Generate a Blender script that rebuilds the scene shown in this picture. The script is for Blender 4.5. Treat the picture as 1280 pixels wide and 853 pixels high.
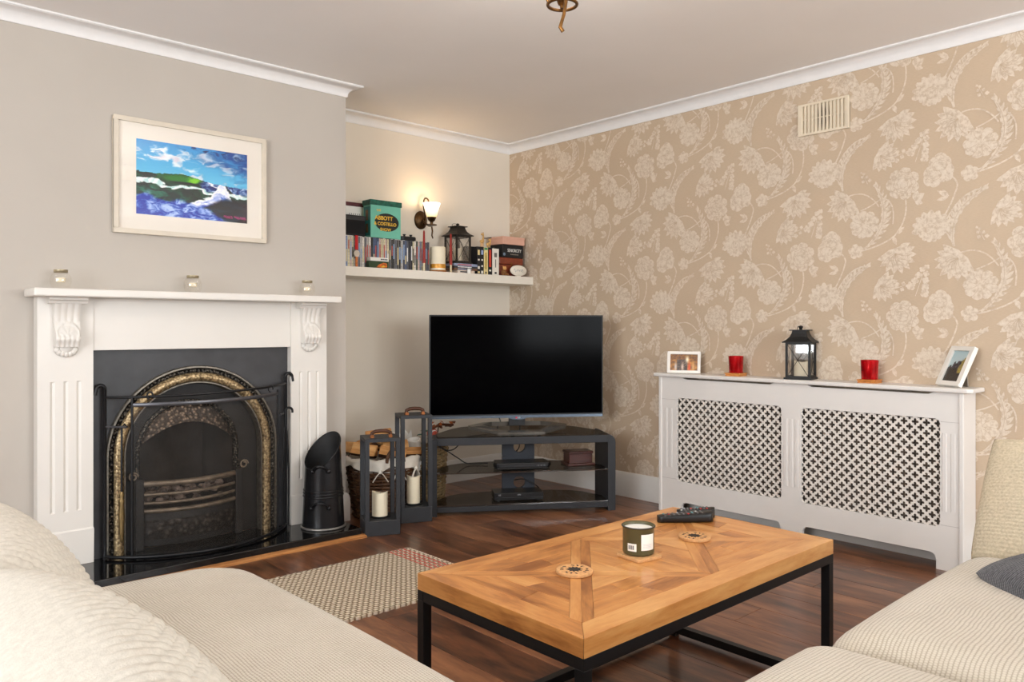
import bpy, bmesh, math, random
from mathutils import Vector, Matrix
from math import sin, cos, pi, radians, sqrt, atan2

random.seed(7)
for _o in list(bpy.data.objects):
    bpy.data.objects.remove(_o)
scene = bpy.context.scene
C = scene.collection

def lin(r, g, b):
    f = lambda c: c/12.92 if c <= .04045 else ((c+.055)/1.055)**2.4
    return (f(r/255), f(g/255), f(b/255))

# ------------------------------------------------------------------ camera
FPX, YAW, HOR, CAMH = 975.66, 0.7403067, 409.45, 1.08
cam = bpy.data.cameras.new('camera')
cam.sensor_width = 36.0
cam.lens = FPX/1280*36.0
cam.shift_y = -(426.5-HOR)/1280
cam.clip_start = .02
camo = bpy.data.objects.new('camera', cam)
C.objects.link(camo)
camo.location = (0, 0, CAMH)
camo.rotation_euler = (pi/2, 0, -YAW)
scene.camera = camo

# ------------------------------------------------------------------ world, daylight, exposure
world = bpy.data.worlds.new('world')
scene.world = world
world.use_nodes = True
bg = world.node_tree.nodes['Background']
bg.inputs[0].default_value = (.62, .78, 1.0, 1)
bg.inputs[1].default_value = 1.0

def area(name, loc, rot, sx, sy, power, col):
    l = bpy.data.lights.new(name, 'AREA')
    l.shape = 'RECTANGLE'
    l.size, l.size_y, l.energy, l.color = sx, sy, power, col
    o = bpy.data.objects.new(name, l)
    C.objects.link(o)
    o.location, o.rotation_euler = loc, rot
    return o

# daylight entering by the two windows of the room (rear wall, left wall)
area('daylight_rear_window', (1.9, -2.75, 1.47), (radians(90), 0, 0), 2.95, 1.40, 170, (.94, .975, 1.0))
area('daylight_side_window', (-2.55, .9, 1.45), (radians(90), 0, radians(-90)), 2.55, 1.45, 165, (.92, .96, 1.0))

scene.view_settings.view_transform = 'Standard'
scene.view_settings.look = 'None'
scene.view_settings.gamma = 1.0
scene.view_settings.use_curve_mapping = False
scene.view_settings.exposure = 0.0

# ------------------------------------------------------------------ pixel helpers (direction only; distance comes from the plane touched)
_F = Vector((sin(YAW), cos(YAW), 0)); _R = Vector((cos(YAW), -sin(YAW), 0))
def ray(px, py): return _F + _R*((px-640)/FPX) + Vector((0, 0, (HOR-py)/FPX))
def onz(px, py, z=0.0):
    v = ray(px, py); return Vector((0, 0, CAMH)) + v*((z-CAMH)/v.z)
def onx(px, py, x):
    v = ray(px, py); return Vector((0, 0, CAMH)) + v*(x/v.x)
def ony(px, py, y):
    v = ray(px, py); return Vector((0, 0, CAMH)) + v*(y/v.y)

# ------------------------------------------------------------------ materials
MATS = {}
def newmat(name):
    m = bpy.data.materials.new(name); m.use_nodes = True
    nt = m.node_tree
    return m, nt, nt.nodes['Principled BSDF']
def N(nt, typ, **kw):
    n = nt.nodes.new(typ)
    for k, v in kw.items(): setattr(n, k, v)
    return n
def L(nt, a, b): nt.links.new(a, b)
def math_(nt, op, a, b=None, c=None):
    n = N(nt, 'ShaderNodeMath', operation=op)
    for i, x in enumerate((a, b, c)):
        if x is None: continue
        if isinstance(x, (int, float)): n.inputs[i].default_value = x
        else: L(nt, x, n.inputs[i])
    return n.outputs[0]
def ramp(nt, fac, stops):
    n = N(nt, 'ShaderNodeValToRGB')
    el = n.color_ramp.elements
    while len(el) < len(stops): el.new(.5)
    for e, (p, c) in zip(el, stops):
        e.position = p; e.color = (*c, 1)
    L(nt, fac, n.inputs[0])
    return n.outputs[0]
def noise(nt, vec, scale, detail=4, rough=.5, dist=0.0):
    n = N(nt, 'ShaderNodeTexNoise')
    n.inputs['Scale'].default_value = scale
    n.inputs['Detail'].default_value = detail
    n.inputs['Roughness'].default_value = rough
    n.inputs['Distortion'].default_value = dist
    if vec is not None: L(nt, vec, n.inputs['Vector'])
    return n.outputs['Fac']
def mapping(nt, out, scale=(1, 1, 1), rot=(0, 0, 0), loc=(0, 0, 0)):
    n = N(nt, 'ShaderNodeMapping')
    n.inputs['Scale'].default_value = scale
    n.inputs['Rotation'].default_value = rot
    n.inputs['Location'].default_value = loc
    L(nt, out, n.inputs['Vector'])
    return n.outputs[0]
def bump(nt, bs, height, strength=.3, dist=.002):
    n = N(nt, 'ShaderNodeBump')
    n.inputs['Strength'].default_value = strength
    n.inputs['Distance'].default_value = dist
    L(nt, height, n.inputs['Height'])
    L(nt, n.outputs[0], bs.inputs['Normal'])

def M(name, col, rough=.5, metal=0.0, spec=.5, coat=0.0, vary=.06, nscale=18, bumps=0.0, bscale=60, emis=None, estr=0, alpha=1, trans=0, ior=1.45):
    """plain painted / metal / plastic material with a little procedural unevenness"""
    if name in MATS: return MATS[name]
    m, nt, b = newmat(name)
    c = lin(*col)
    tc = N(nt, 'ShaderNodeTexCoord').outputs['Object']
    if vary:
        f = noise(nt, tc, nscale, 3)
        L(nt, ramp(nt, f, [(.3, tuple(max(0, x*(1-vary)) for x in c)), (.7, tuple(min(1, x*(1+vary)) for x in c))]), b.inputs['Base Color'])
    else:
        b.inputs['Base Color'].default_value = (*c, 1)
    b.inputs['Roughness'].default_value = rough
    b.inputs['Metallic'].default_value = metal
    b.inputs['Specular IOR Level'].default_value = spec
    b.inputs['Coat Weight'].default_value = coat
    b.inputs['IOR'].default_value = ior
    b.inputs['Transmission Weight'].default_value = trans
    if bumps: bump(nt, b, noise(nt, tc, bscale, 4), bumps, .003)
    if emis:
        b.inputs['Emission Color'].default_value = (*lin(*emis), 1)
        b.inputs['Emission Strength'].default_value = estr
    MATS[name] = m
    return m

def thin_glass(name, tint=(1, 1, 1), gloss=.08, rough=.02, body=0.0, bodycol=(.1, .1, .1)):
    """thin clear or smoked pane: fixed mix of see-through, mirror and body colour"""
    if name in MATS: return MATS[name]
    m, nt, b = newmat(name)
    nt.nodes.remove(b)
    out = nt.nodes['Material Output']
    t = N(nt, 'ShaderNodeBsdfTransparent'); t.inputs[0].default_value = (*tint, 1)
    g = N(nt, 'ShaderNodeBsdfGlossy'); g.inputs['Roughness'].default_value = rough
    mx = N(nt, 'ShaderNodeMixShader'); mx.inputs[0].default_value = gloss
    L(nt, t.outputs[0], mx.inputs[1]); L(nt, g.outputs[0], mx.inputs[2])
    res = mx.outputs[0]
    if body:
        d = N(nt, 'ShaderNodeBsdfDiffuse'); d.inputs[0].default_value = (*bodycol, 1)
        m2 = N(nt, 'ShaderNodeMixShader'); m2.inputs[0].default_value = body
        L(nt, res, m2.inputs[1]); L(nt, d.outputs[0], m2.inputs[2]); res = m2.outputs[0]
    L(nt, res, out.inputs['Surface'])
    MATS[name] = m
    return m

def wood(name, dark, mid, light, axis=1, stretch=14, scale=3.0, rough=.35, coat=.0, knots=0.0, rnd=.25, bmp=.05):
    """wood: grain runs along the local axis; each object gets its own offset and tone"""
    if name in MATS: return MATS[name]
    m, nt, b = newmat(name)
    tc = N(nt, 'ShaderNodeTexCoord').outputs['Object']
    oi = N(nt, 'ShaderNodeObjectInfo')
    off = N(nt, 'ShaderNodeVectorMath', operation='SCALE'); off.inputs[0].default_value = (37, 53, 71)
    L(nt, oi.outputs['Random'], off.inputs['Scale'])
    add = N(nt, 'ShaderNodeVectorMath', operation='ADD')
    L(nt, tc, add.inputs[0]); L(nt, off.outputs[0], add.inputs[1])
    sc = [stretch]*3; sc[axis] = 1.0
    v = mapping(nt, add.outputs[0], tuple(sc))
    n1 = noise(nt, v, scale, 6, .6, .6)
    n2 = noise(nt, v, scale*7, 3, .6)
    s2 = [3.0]*3; s2[axis] = 1.0
    n3 = noise(nt, mapping(nt, add.outputs[0], tuple(s2)), scale*.9, 3, .5, 1.2)
    f = math_(nt, 'ADD', math_(nt, 'MULTIPLY', n1, .62), math_(nt, 'MULTIPLY', n2, .18))
    f = math_(nt, 'ADD', f, math_(nt, 'MULTIPLY', n3, .2+knots))
    f = math_(nt, 'ADD', f, math_(nt, 'MULTIPLY', math_(nt, 'SUBTRACT', oi.outputs['Random'], .5), rnd))
    f = math_(nt, 'SUBTRACT', f, knots*.5)
    L(nt, ramp(nt, f, [(.3, lin(*dark)), (.5, lin(*mid)), (.72, lin(*light))]), b.inputs['Base Color'])
    b.inputs['Roughness'].default_value = rough
    b.inputs['Coat Weight'].default_value = coat
    b.inputs['Coat Roughness'].default_value = .15
    bump(nt, b, n2, bmp, .002)
    MATS[name] = m
    return m

def fabric(name, dark, light, pitch_x=.011, pitch_y=.0075, strength=.8, dist=.004, rnd=.1):
    """woven cord cloth: ribs along local y (falling over the edges), nubs across them"""
    if name in MATS: return MATS[name]
    m, nt, b = newmat(name)
    tc = N(nt, 'ShaderNodeTexCoord').outputs['Object']
    sep = N(nt, 'ShaderNodeSeparateXYZ'); L(nt, tc, sep.inputs[0])
    x, y, z = sep.outputs
    wob = math_(nt, 'MULTIPLY', math_(nt, 'SUBTRACT', noise(nt, tc, 9, 2), .5), .02)
    xs = math_(nt, 'DIVIDE', math_(nt, 'ADD', x, wob), pitch_x)
    rib = math_(nt, 'ABSOLUTE', math_(nt, 'SINE', math_(nt, 'MULTIPLY', xs, pi)))
    yz = math_(nt, 'SUBTRACT', y, z)
    par = math_(nt, 'MULTIPLY', math_(nt, 'MODULO', math_(nt, 'FLOOR', xs), 2.0), .5)
    nub = math_(nt, 'ABSOLUTE', math_(nt, 'SINE', math_(nt, 'MULTIPLY', math_(nt, 'ADD', math_(nt, 'DIVIDE', yz, pitch_y), par), pi)))
    irregular = noise(nt, tc, 130, 2)
    h = math_(nt, 'MULTIPLY', math_(nt, 'POWER', rib, .5), math_(nt, 'ADD', .45, math_(nt, 'MULTIPLY', math_(nt, 'POWER', nub, .6), .55)))
    h = math_(nt, 'ADD', math_(nt, 'MULTIPLY', h, .8), math_(nt, 'MULTIPLY', irregular, .3))
    big = noise(nt, tc, 5, 3)
    f = math_(nt, 'ADD', h, math_(nt, 'MULTIPLY', math_(nt, 'SUBTRACT', big, .5), rnd*4))
    L(nt, ramp(nt, f, [(.35, lin(*dark)), (.85, lin(*light))]), b.inputs['Base Color'])
    b.inputs['Roughness'].default_value = .92
    b.inputs['Sheen Weight'].default_value = .25
    b.inputs['Specular IOR Level'].default_value = .15
    bump(nt, b, h, strength, dist)
    MATS[name] = m
    return m

def vcol(name, rough=.4, coat=0.0, attr='print'):
    if name in MATS: return MATS[name]
    m, nt, b = newmat(name)
    a = N(nt, 'ShaderNodeVertexColor', layer_name=attr)
    L(nt, a.outputs[0], b.inputs['Base Color'])
    b.inputs['Roughness'].default_value = rough
    b.inputs['Coat Weight'].default_value = coat
    MATS[name] = m
    return m

# ------------------------------------------------------------------ mesh builder
class MB:
    def __init__(s): s.v = []; s.f = []; s.m = []; s.mi = 0
    def add(s, vs, fs):
        b = len(s.v); s.v += [tuple(p) for p in vs]
        for f in fs: s.f.append(tuple(i+b for i in f)); s.m.append(s.mi)
        return s
    def box(s, x0, y0, z0, x1, y1, z1):
        vs = [(x, y, z) for z in (z0, z1) for y in (y0, y1) for x in (x0, x1)]
        return s.add(vs, [(0, 2, 3, 1), (4, 5, 7, 6), (0, 1, 5, 4), (2, 6, 7, 3), (0, 4, 6, 2), (1, 3, 7, 5)])
    def cbox(s, cx, cy, cz, sx, sy, sz, mat=None):
        vs = [Vector((x*sx/2, y*sy/2, z*sz/2)) for z in (-1, 1) for y in (-1, 1) for x in (-1, 1)]
        if mat: vs = [mat @ p for p in vs]
        vs = [(p.x+cx, p.y+cy, p.z+cz) for p in vs]
        return s.add(vs, [(0, 2, 3, 1), (4, 5, 7, 6), (0, 1, 5, 4), (2, 6, 7, 3), (0, 4, 6, 2), (1, 3, 7, 5)])
    def prism(s, poly, a, b, fr=lambda u, v, w: (u, v, w)):
        n = len(poly)
        vs = [fr(u, v, a) for u, v in poly] + [fr(u, v, b) for u, v in poly]
        fs = [tuple(range(n-1, -1, -1)), tuple(range(n, 2*n))] + [(i, (i+1) % n, n+(i+1) % n, n+i) for i in range(n)]
        return s.add(vs, fs)
    def tube(s, pts, r, n=8, closed=False, caps=True, flat=None):
        pts = [Vector(p) for p in pts]; k = len(pts)
        rs = r if isinstance(r, (list, tuple)) else [r]*k
        rings = []; up = None
        for i in range(k):
            if closed: t = pts[(i+1) % k]-pts[i-1]
            else: t = pts[min(i+1, k-1)]-pts[max(i-1, 0)]
            if t.length < 1e-9: t = Vector((0, 0, 1))
            t.normalize()
            if up is None:
                up = Vector((0, 0, 1)) if abs(t.z) < .9 else Vector((1, 0, 0))
            a = (up - t*up.dot(t))
            if a.length < 1e-6: a = t.orthogonal()
            a.normalize(); bb = t.cross(a); up = a
            fa, fb = flat if flat else (1, 1)
            rings.append([pts[i]+(a*cos(2*pi*j/n)*fa+bb*sin(2*pi*j/n)*fb)*rs[i] for j in range(n)])
        vs = [p for q in rings for p in q]; fs = []
        for i in range(k if closed else k-1):
            i2 = (i+1) % k
            for j in range(n):
                fs.append((i*n+j, i*n+(j+1) % n, i2*n+(j+1) % n, i2*n+j))
        if caps and not closed:
            fs.append(tuple(range(n-1, -1, -1))); fs.append(tuple((k-1)*n+j for j in range(n)))
        return s.add(vs, fs)
    def lathe(s, prof, n=24, c=(0, 0, 0), caps=True):
        vs = []; fs = []; k = len(prof)
        for r, z in prof:
            for j in range(n):
                vs.append((c[0]+r*cos(2*pi*j/n), c[1]+r*sin(2*pi*j/n), c[2]+z))
        for i in range(k-1):
            for j in range(n):
                fs.append((i*n+j, i*n+(j+1) % n, (i+1)*n+(j+1) % n, (i+1)*n+j))
        if caps:
            fs.append(tuple(range(n-1, -1, -1))); fs.append(tuple((k-1)*n+j for j in range(n)))
        return s.add(vs, fs)
    def grid(s, fn, nu, nv, wrapu=False):
        vs = [fn(i/(nu if wrapu else nu-1), j/(nv-1)) for j in range(nv) for i in range(nu)]
        fs = []
        for j in range(nv-1):
            for i in range(nu if wrapu else nu-1):
                i2 = (i+1) % nu
                fs.append((j*nu+i, j*nu+i2, (j+1)*nu+i2, (j+1)*nu+i))
        return s.add(vs, fs)
    def ball(s, c, r, n=10, sq=(1, 1, 1)):
        m = max(4, n//2+1); vs = []; fs = []
        for i in range(m+1):
            t = pi*i/m
            for j in range(n):
                p = 2*pi*j/n
                vs.append((c[0]+r*sq[0]*sin(t)*cos(p), c[1]+r*sq[1]*sin(t)*sin(p), c[2]+r*sq[2]*cos(t)))
        for i in range(m):
            for j in range(n):
                fs.append((i*n+j, (i+1)*n+j, (i+1)*n+(j+1) % n, i*n+(j+1) % n))
        return s.add(vs, fs)
    def mesh(s, name, mats):
        me = bpy.data.meshes.new(name)
        me.from_pydata(s.v, [], s.f)
        mats = mats if isinstance(mats, (list, tuple)) else [mats]
        for m in mats: me.materials.append(m)
        if len(mats) > 1: me.polygons.foreach_set('material_index', s.m)
        return me
    def build(s, name, mats, parent=None, smooth=None, bevel=0, loc=None, rot=None, fix=True):
        me = s.mesh(name, mats)
        if fix:
            bm = bmesh.new(); bm.from_mesh(me)
            bmesh.ops.remove_doubles(bm, verts=bm.verts, dist=1e-6)
            bmesh.ops.recalc_face_normals(bm, faces=bm.faces)
            bm.to_mesh(me); bm.free()
        if smooth is not None:
            me.polygons.foreach_set('use_smooth', [True]*len(me.polygons))
            me.set_sharp_from_angle(angle=radians(smooth))
        o = bpy.data.objects.new(name, me); C.objects.link(o)
        if parent: o.parent = parent
        if loc: o.location = loc
        if rot: o.rotation_euler = rot
        if bevel:
            bv = o.modifiers.new('bevel', 'BEVEL'); bv.width = bevel; bv.segments = 2; bv.limit_method = 'ANGLE'
            bv.angle_limit = radians(40)
        return o

def thing(name, label, cat, loc=(0, 0, 0), rotz=0, group=None, scale=None):
    o = bpy.data.objects.new(name, None); C.objects.link(o)
    o.location = loc; o.rotation_euler = (0, 0, rotz); o.empty_display_size = .1
    tag(o, label, cat, group)
    return o
def tag(o, label, cat, group=None):
    o['label'] = label; o['category'] = cat
    if group: o['group'] = group
    return o
def struct(o, label=None):
    o['kind'] = 'structure'
    if label: o['label'] = label
    return o
def child(o, parent, loc=(0, 0, 0), rot=None):
    c = o.copy(); C.objects.link(c); c.parent = parent; c.location = loc
    if rot is not None: c.rotation_euler = rot
    return c
def empty_struct(name, loc=(0, 0, 0)):
    o = bpy.data.objects.new(name, None); C.objects.link(o); o.location = loc; o['kind'] = 'structure'
    o.empty_display_size = .1
    return o
def arc(cx, cy, r, a0, a1, n, plane='xy', z=0):
    out = []
    for i in range(n):
        a = a0+(a1-a0)*i/(n-1)
        p = (cx+r*cos(a), cy+r*sin(a))
        out.append({'xy': (p[0], p[1], z), 'xz': (p[0], z, p[1]), 'yz': (z, p[0], p[1])}[plane])
    return out
def rrect(x0, y0, x1, y1, r, n=5):
    pts = []
    for cx, cy, a in ((x1-r, y1-r, 0), (x0+r, y1-r, pi/2), (x0+r, y0+r, pi), (x1-r, y0+r, 3*pi/2)):
        for i in range(n):
            t = a+pi/2*i/(n-1); pts.append((cx+r*cos(t), cy+r*sin(t)))
    return pts
def textobj(txt, size, mat, parent, loc, rot, depth=.0006, name='lettering', align='CENTER', bold=False):
    cu = bpy.data.curves.new(name, 'FONT'); cu.body = txt; cu.size = size; cu.extrude = depth
    cu.align_x = align; cu.align_y = 'CENTER'
    if bold: cu.offset = size*.02
    t = bpy.data.objects.new(name+'_tmp', cu); C.objects.link(t)
    dg = bpy.context.evaluated_depsgraph_get()
    me = bpy.data.meshes.new_from_object(t.evaluated_get(dg))
    bpy.data.objects.remove(t)
    me.materials.clear(); me.materials.append(mat)
    o = bpy.data.objects.new(name, me); C.objects.link(o)
    o.parent = parent; o.location = loc; o.rotation_euler = rot
    return o
# ================================================================== THE ROOM
XW, YB, YC, ZC = 3.909, 4.305, 3.85, 2.428        # right wall, alcove wall, chimney breast face, ceiling
XL, YR = -2.40, -2.60                              # left wall, rear wall
BX0, BX1 = .58, 2.258                              # chimney breast

paint_taupe = M('taupe_wall_paint', (190, 182, 172), .85, vary=.02, nscale=3, bumps=.05, bscale=220)
paint_cream = M('cream_wall_paint', (226, 216, 200), .85, vary=.02, nscale=3, bumps=.05, bscale=220)
paint_ceiling = M('ceiling_paint', (246, 243, 240), .9, vary=.015, nscale=2, bumps=.04, bscale=200)
gloss_white = M('white_gloss_trim', (228, 224, 218), .35, vary=.015)
cove_white = M('white_cornice_plaster', (232, 230, 228), .6, vary=.015)

def wallpaper_base():
    m, nt, b = newmat('beige_wallpaper')
    tc = N(nt, 'ShaderNodeTexCoord').outputs['Object']
    weave = noise(nt, mapping(nt, tc, (1, 60, 900)), 1.0, 2)
    f = math_(nt, 'ADD', math_(nt, 'MULTIPLY', noise(nt, tc, 2.0, 2), .4), math_(nt, 'MULTIPLY', weave, .6))
    L(nt, ramp(nt, f, [(.3, lin(190, 167, 141)), (.7, lin(202, 180, 154))]), b.inputs['Base Color'])
    b.inputs['Roughness'].default_value = .62
    bump(nt, b, weave, .05, .001)
    return m
def wallpaper_print():
    m, nt, b = newmat('pearl_wallpaper_print')
    tc = N(nt, 'ShaderNodeTexCoord').outputs['Object']
    f = noise(nt, mapping(nt, tc, (1, 1, 1)), 70, 3, .6)
    L(nt, ramp(nt, f, [(.36, lin(199, 179, 156)), (.52, lin(216, 200, 180)), (.75, lin(223, 209, 191))]), b.inputs['Base Color'])
    b.inputs['Roughness'].default_value = .5
    return m
paper, pearl = wallpaper_base(), wallpaper_print()

# ---- floor: boards run towards the fireplace wall
floor_dark = M('floor_underlay', (38, 24, 17), .8)
plank_mat = wood('walnut_floorboard', (52, 29, 18), (114, 71, 46), (166, 114, 78), axis=1, stretch=7, scale=2.6, rough=.30, coat=.15, knots=.25, rnd=.16, bmp=.04)
floor = MB().box(XL, YR, -.06, XW, YB, -.012).build('floor', floor_dark)
struct(floor, 'dark walnut board floor')
W = .19; rf = random.Random(3)
x = XL
pm = {}
while x < XW-.001:
    w = min(W, XW-x)
    y = YR - rf.uniform(0, 1.1)
    while y < YB:
        y0, y1 = max(y, YR), min(y+1.28, YB)
        y += 1.28
        if y1-y0 < .02: continue
        key = (round(w, 3), round(y1-y0, 3))
        if key not in pm:
            g = .0006; c = .0012; hw, hl = w/2-g, (y1-y0)/2-g
            mb = MB()
            vs = [(sx*hw, sy*hl, -.012) for sx, sy in ((-1, -1), (1, -1), (1, 1), (-1, 1))] + [(sx*hw, sy*hl, -c) for sx, sy in ((-1, -1), (1, -1), (1, 1), (-1, 1))] + [(sx*(hw-c), sy*(hl-c), 0) for sx, sy in ((-1, -1), (1, -1), (1, 1), (-1, 1))]
            fs = [(8, 9, 10, 11)]
            for a in (0, 4):
                for i in range(4): fs.append((a+i, a+(i+1) % 4, a+4+(i+1) % 4, a+4+i))
            mb.add(vs, fs)
            o = mb.build('floor_plank', plank_mat, floor, loc=(x+w/2, (y0+y1)/2, 0)); pm[key] = o
        else:
            o = pm[key].copy(); C.objects.link(o); o.parent = floor; o.location = (x+w/2, (y0+y1)/2, 0)
    x += W

# ---- ceiling and walls
struct(MB().box(XL-.12, YR-.12, ZC, XW+.12, YB+.12, ZC+.08).build('ceiling', paint_ceiling), 'plain off-white painted ceiling')
wr = struct(MB().box(XW, YR-.12, -.06, XW+.12, YB+.12, ZC).build('wall_right', paper), 'beige wall papered with a pale floral scroll print')
struct(MB().box(BX1, YB, -.06, XW, YB+.12, ZC).box(XL-.12, YB, -.06, BX0, YB+.12, ZC).build('wall_back', paint_cream), 'cream painted alcove wall')
struct(MB().box(BX0, YC, -.06, .99, YB+.12, ZC).box(1.85, YC, -.06, BX1, YB+.12, ZC).box(.99, YC, .93, 1.85, YB+.12, ZC).box(.99, YC+.38, -.06, 1.85, YB+.12, .93).build('wall_chimney_breast', paint_taupe), 'taupe painted chimney breast')
def wall_with_hole(name, axis, pos, th, a0, a1, h0, h1, ha0, ha1, hz0, hz1, m):
    mb = MB()
    for (p0, p1, q0, q1) in ((a0, ha0, h0, h1), (ha1, a1, h0, h1), (ha0, ha1, h0, hz0), (ha0, ha1, hz1, h1)):
        if axis == 'y': mb.box(p0, pos-th, q0, p1, pos, q1)
        else: mb.box(pos-th, p0, q0, pos, p1, q1)
    return struct(mb.build(name, m))
wall_with_hole('wall_rear', 'y', YR, .12, XL-.12, XW, -.06, ZC, .4, 3.4, .75, 2.2, paint_taupe)
wall_with_hole('wall_left', 'x', XL, .12, YR, YB, -.06, ZC, -.4, 2.2, .7, 2.2, paint_taupe)
pane_mat = thin_glass('window_glass', (1, 1, 1), .04)
def window(name, axis, pos, a0, a1, z0, z1, nb):
    root = empty_struct(name)
    fr = lambda u, v, w: (u, w, v) if axis == 'y' else (w, u, v)
    def bar(mb, u0, u1, v0, v1, d0=-.09, d1=-.03):
        mb.prism([(u0, v0), (u1, v0), (u1, v1), (u0, v1)], pos+d0, pos+d1, fr)
    mb = MB(); t = .06
    bar(mb, a0, a1, z0, z0+t); bar(mb, a0, a1, z1-t, z1); bar(mb, a0, a0+t, z0+t, z1-t); bar(mb, a1-t, a1, z0+t, z1-t)
    step = (a1-a0)/nb
    for i in range(1, nb): bar(mb, a0+i*step-t/2, a0+i*step+t/2, z0+t, z1-t)
    mb.build('window_frame', gloss_white, root, bevel=.004)
    for i in range(nb):
        p = MB(); bar(p, a0+i*step+t/2, a0+(i+1)*step-t/2, z0+t, z1-t, -.062, -.058)
        p.build('pane', pane_mat, root)
    s = MB(); bar(s, a0-.05, a1+.05, z0-.03, z0, -.03, .12); s.build('window_sill', gloss_white, root, bevel=.005)
    return root
window('window_1', 'y', YR, .4, 3.4, .75, 2.2, 3)
window('window_2', 'x', XL, -.4, 2.2, .7, 2.2, 2)

# ---- cornice (cove), mitred round the room
def profile_run(name, prof, path, m, closed=False):
    """prof: (offset from wall, z); path: plan points with wall on the right-hand side, room on the left"""
    n = len(path); mb = MB(); rows = []
    for i in range(n):
        p = Vector(path[i])
        def nrm(a, b):
            d = (Vector(b)-Vector(a)).normalized(); return Vector((-d.y, d.x))
        ns = []
        if i > 0: ns.append(nrm(path[i-1], path[i]))
        if i < n-1: ns.append(nrm(path[i], path[i+1]))
        if len(ns) == 2:
            k = ns[0]+ns[1]; k = k/(1+ns[0].dot(ns[1]))
        else: k = ns[0]
        rows.append([(p.x+k.x*o, p.y+k.y*o, z) for o, z in prof])
    q = len(prof); vs = [v for r in rows for v in r]; fs = []
    for i in range(n-1):
        for j in range(q):
            fs.append((i*q+j, i*q+(j+1) % q, (i+1)*q+(j+1) % q, (i+1)*q+j))
    fs.append(tuple(range(q))); fs.append(tuple((n-1)*q+j for j in range(q)))
    mb.add(vs, fs)
    return mb.build(name, m, smooth=40)
cove = [(0, 2.366), (.006, 2.366), (.008, 2.374)]
for i in range(9):
    t = i/8*pi/2
    cove.append((.064-.056*cos(t), 2.374+.044*sin(t)))
cove += [(.064, 2.420), (.072, 2.420), (.072, ZC), (0, ZC)]
struct(profile_run('trim_1', cove, [(XW, YR), (XW, YB), (BX1, YB), (BX1, YC), (BX0, YC), (BX0, YB), (XL, YB), (XL, YR), (XW, YR)], cove_white), 'white coved cornice round the ceiling')

# ---- skirting boards
skirt = [(0, 0), (.018, 0), (.018, .118), (.015, .124), (.015, .130), (.010, .142), (.008, .150), (.004, .155), (0, .155)]
struct(profile_run('baseboard_right', skirt, [(XW, YR), (XW, YB-.001)], gloss_white), 'white moulded skirting board under the wallpaper')
struct(profile_run('baseboard_back', skirt, [(XW-.018, YB), (BX1, YB), (BX1, YC), (2.125, YC)], gloss_white), 'white moulded skirting board in the alcove')
struct(profile_run('baseboard_rear', skirt, [(XL, YR), (XW-.018, YR)], gloss_white))
struct(profile_run('baseboard_left', skirt, [(XL, YB), (XL, YR+.018)], gloss_white))

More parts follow.
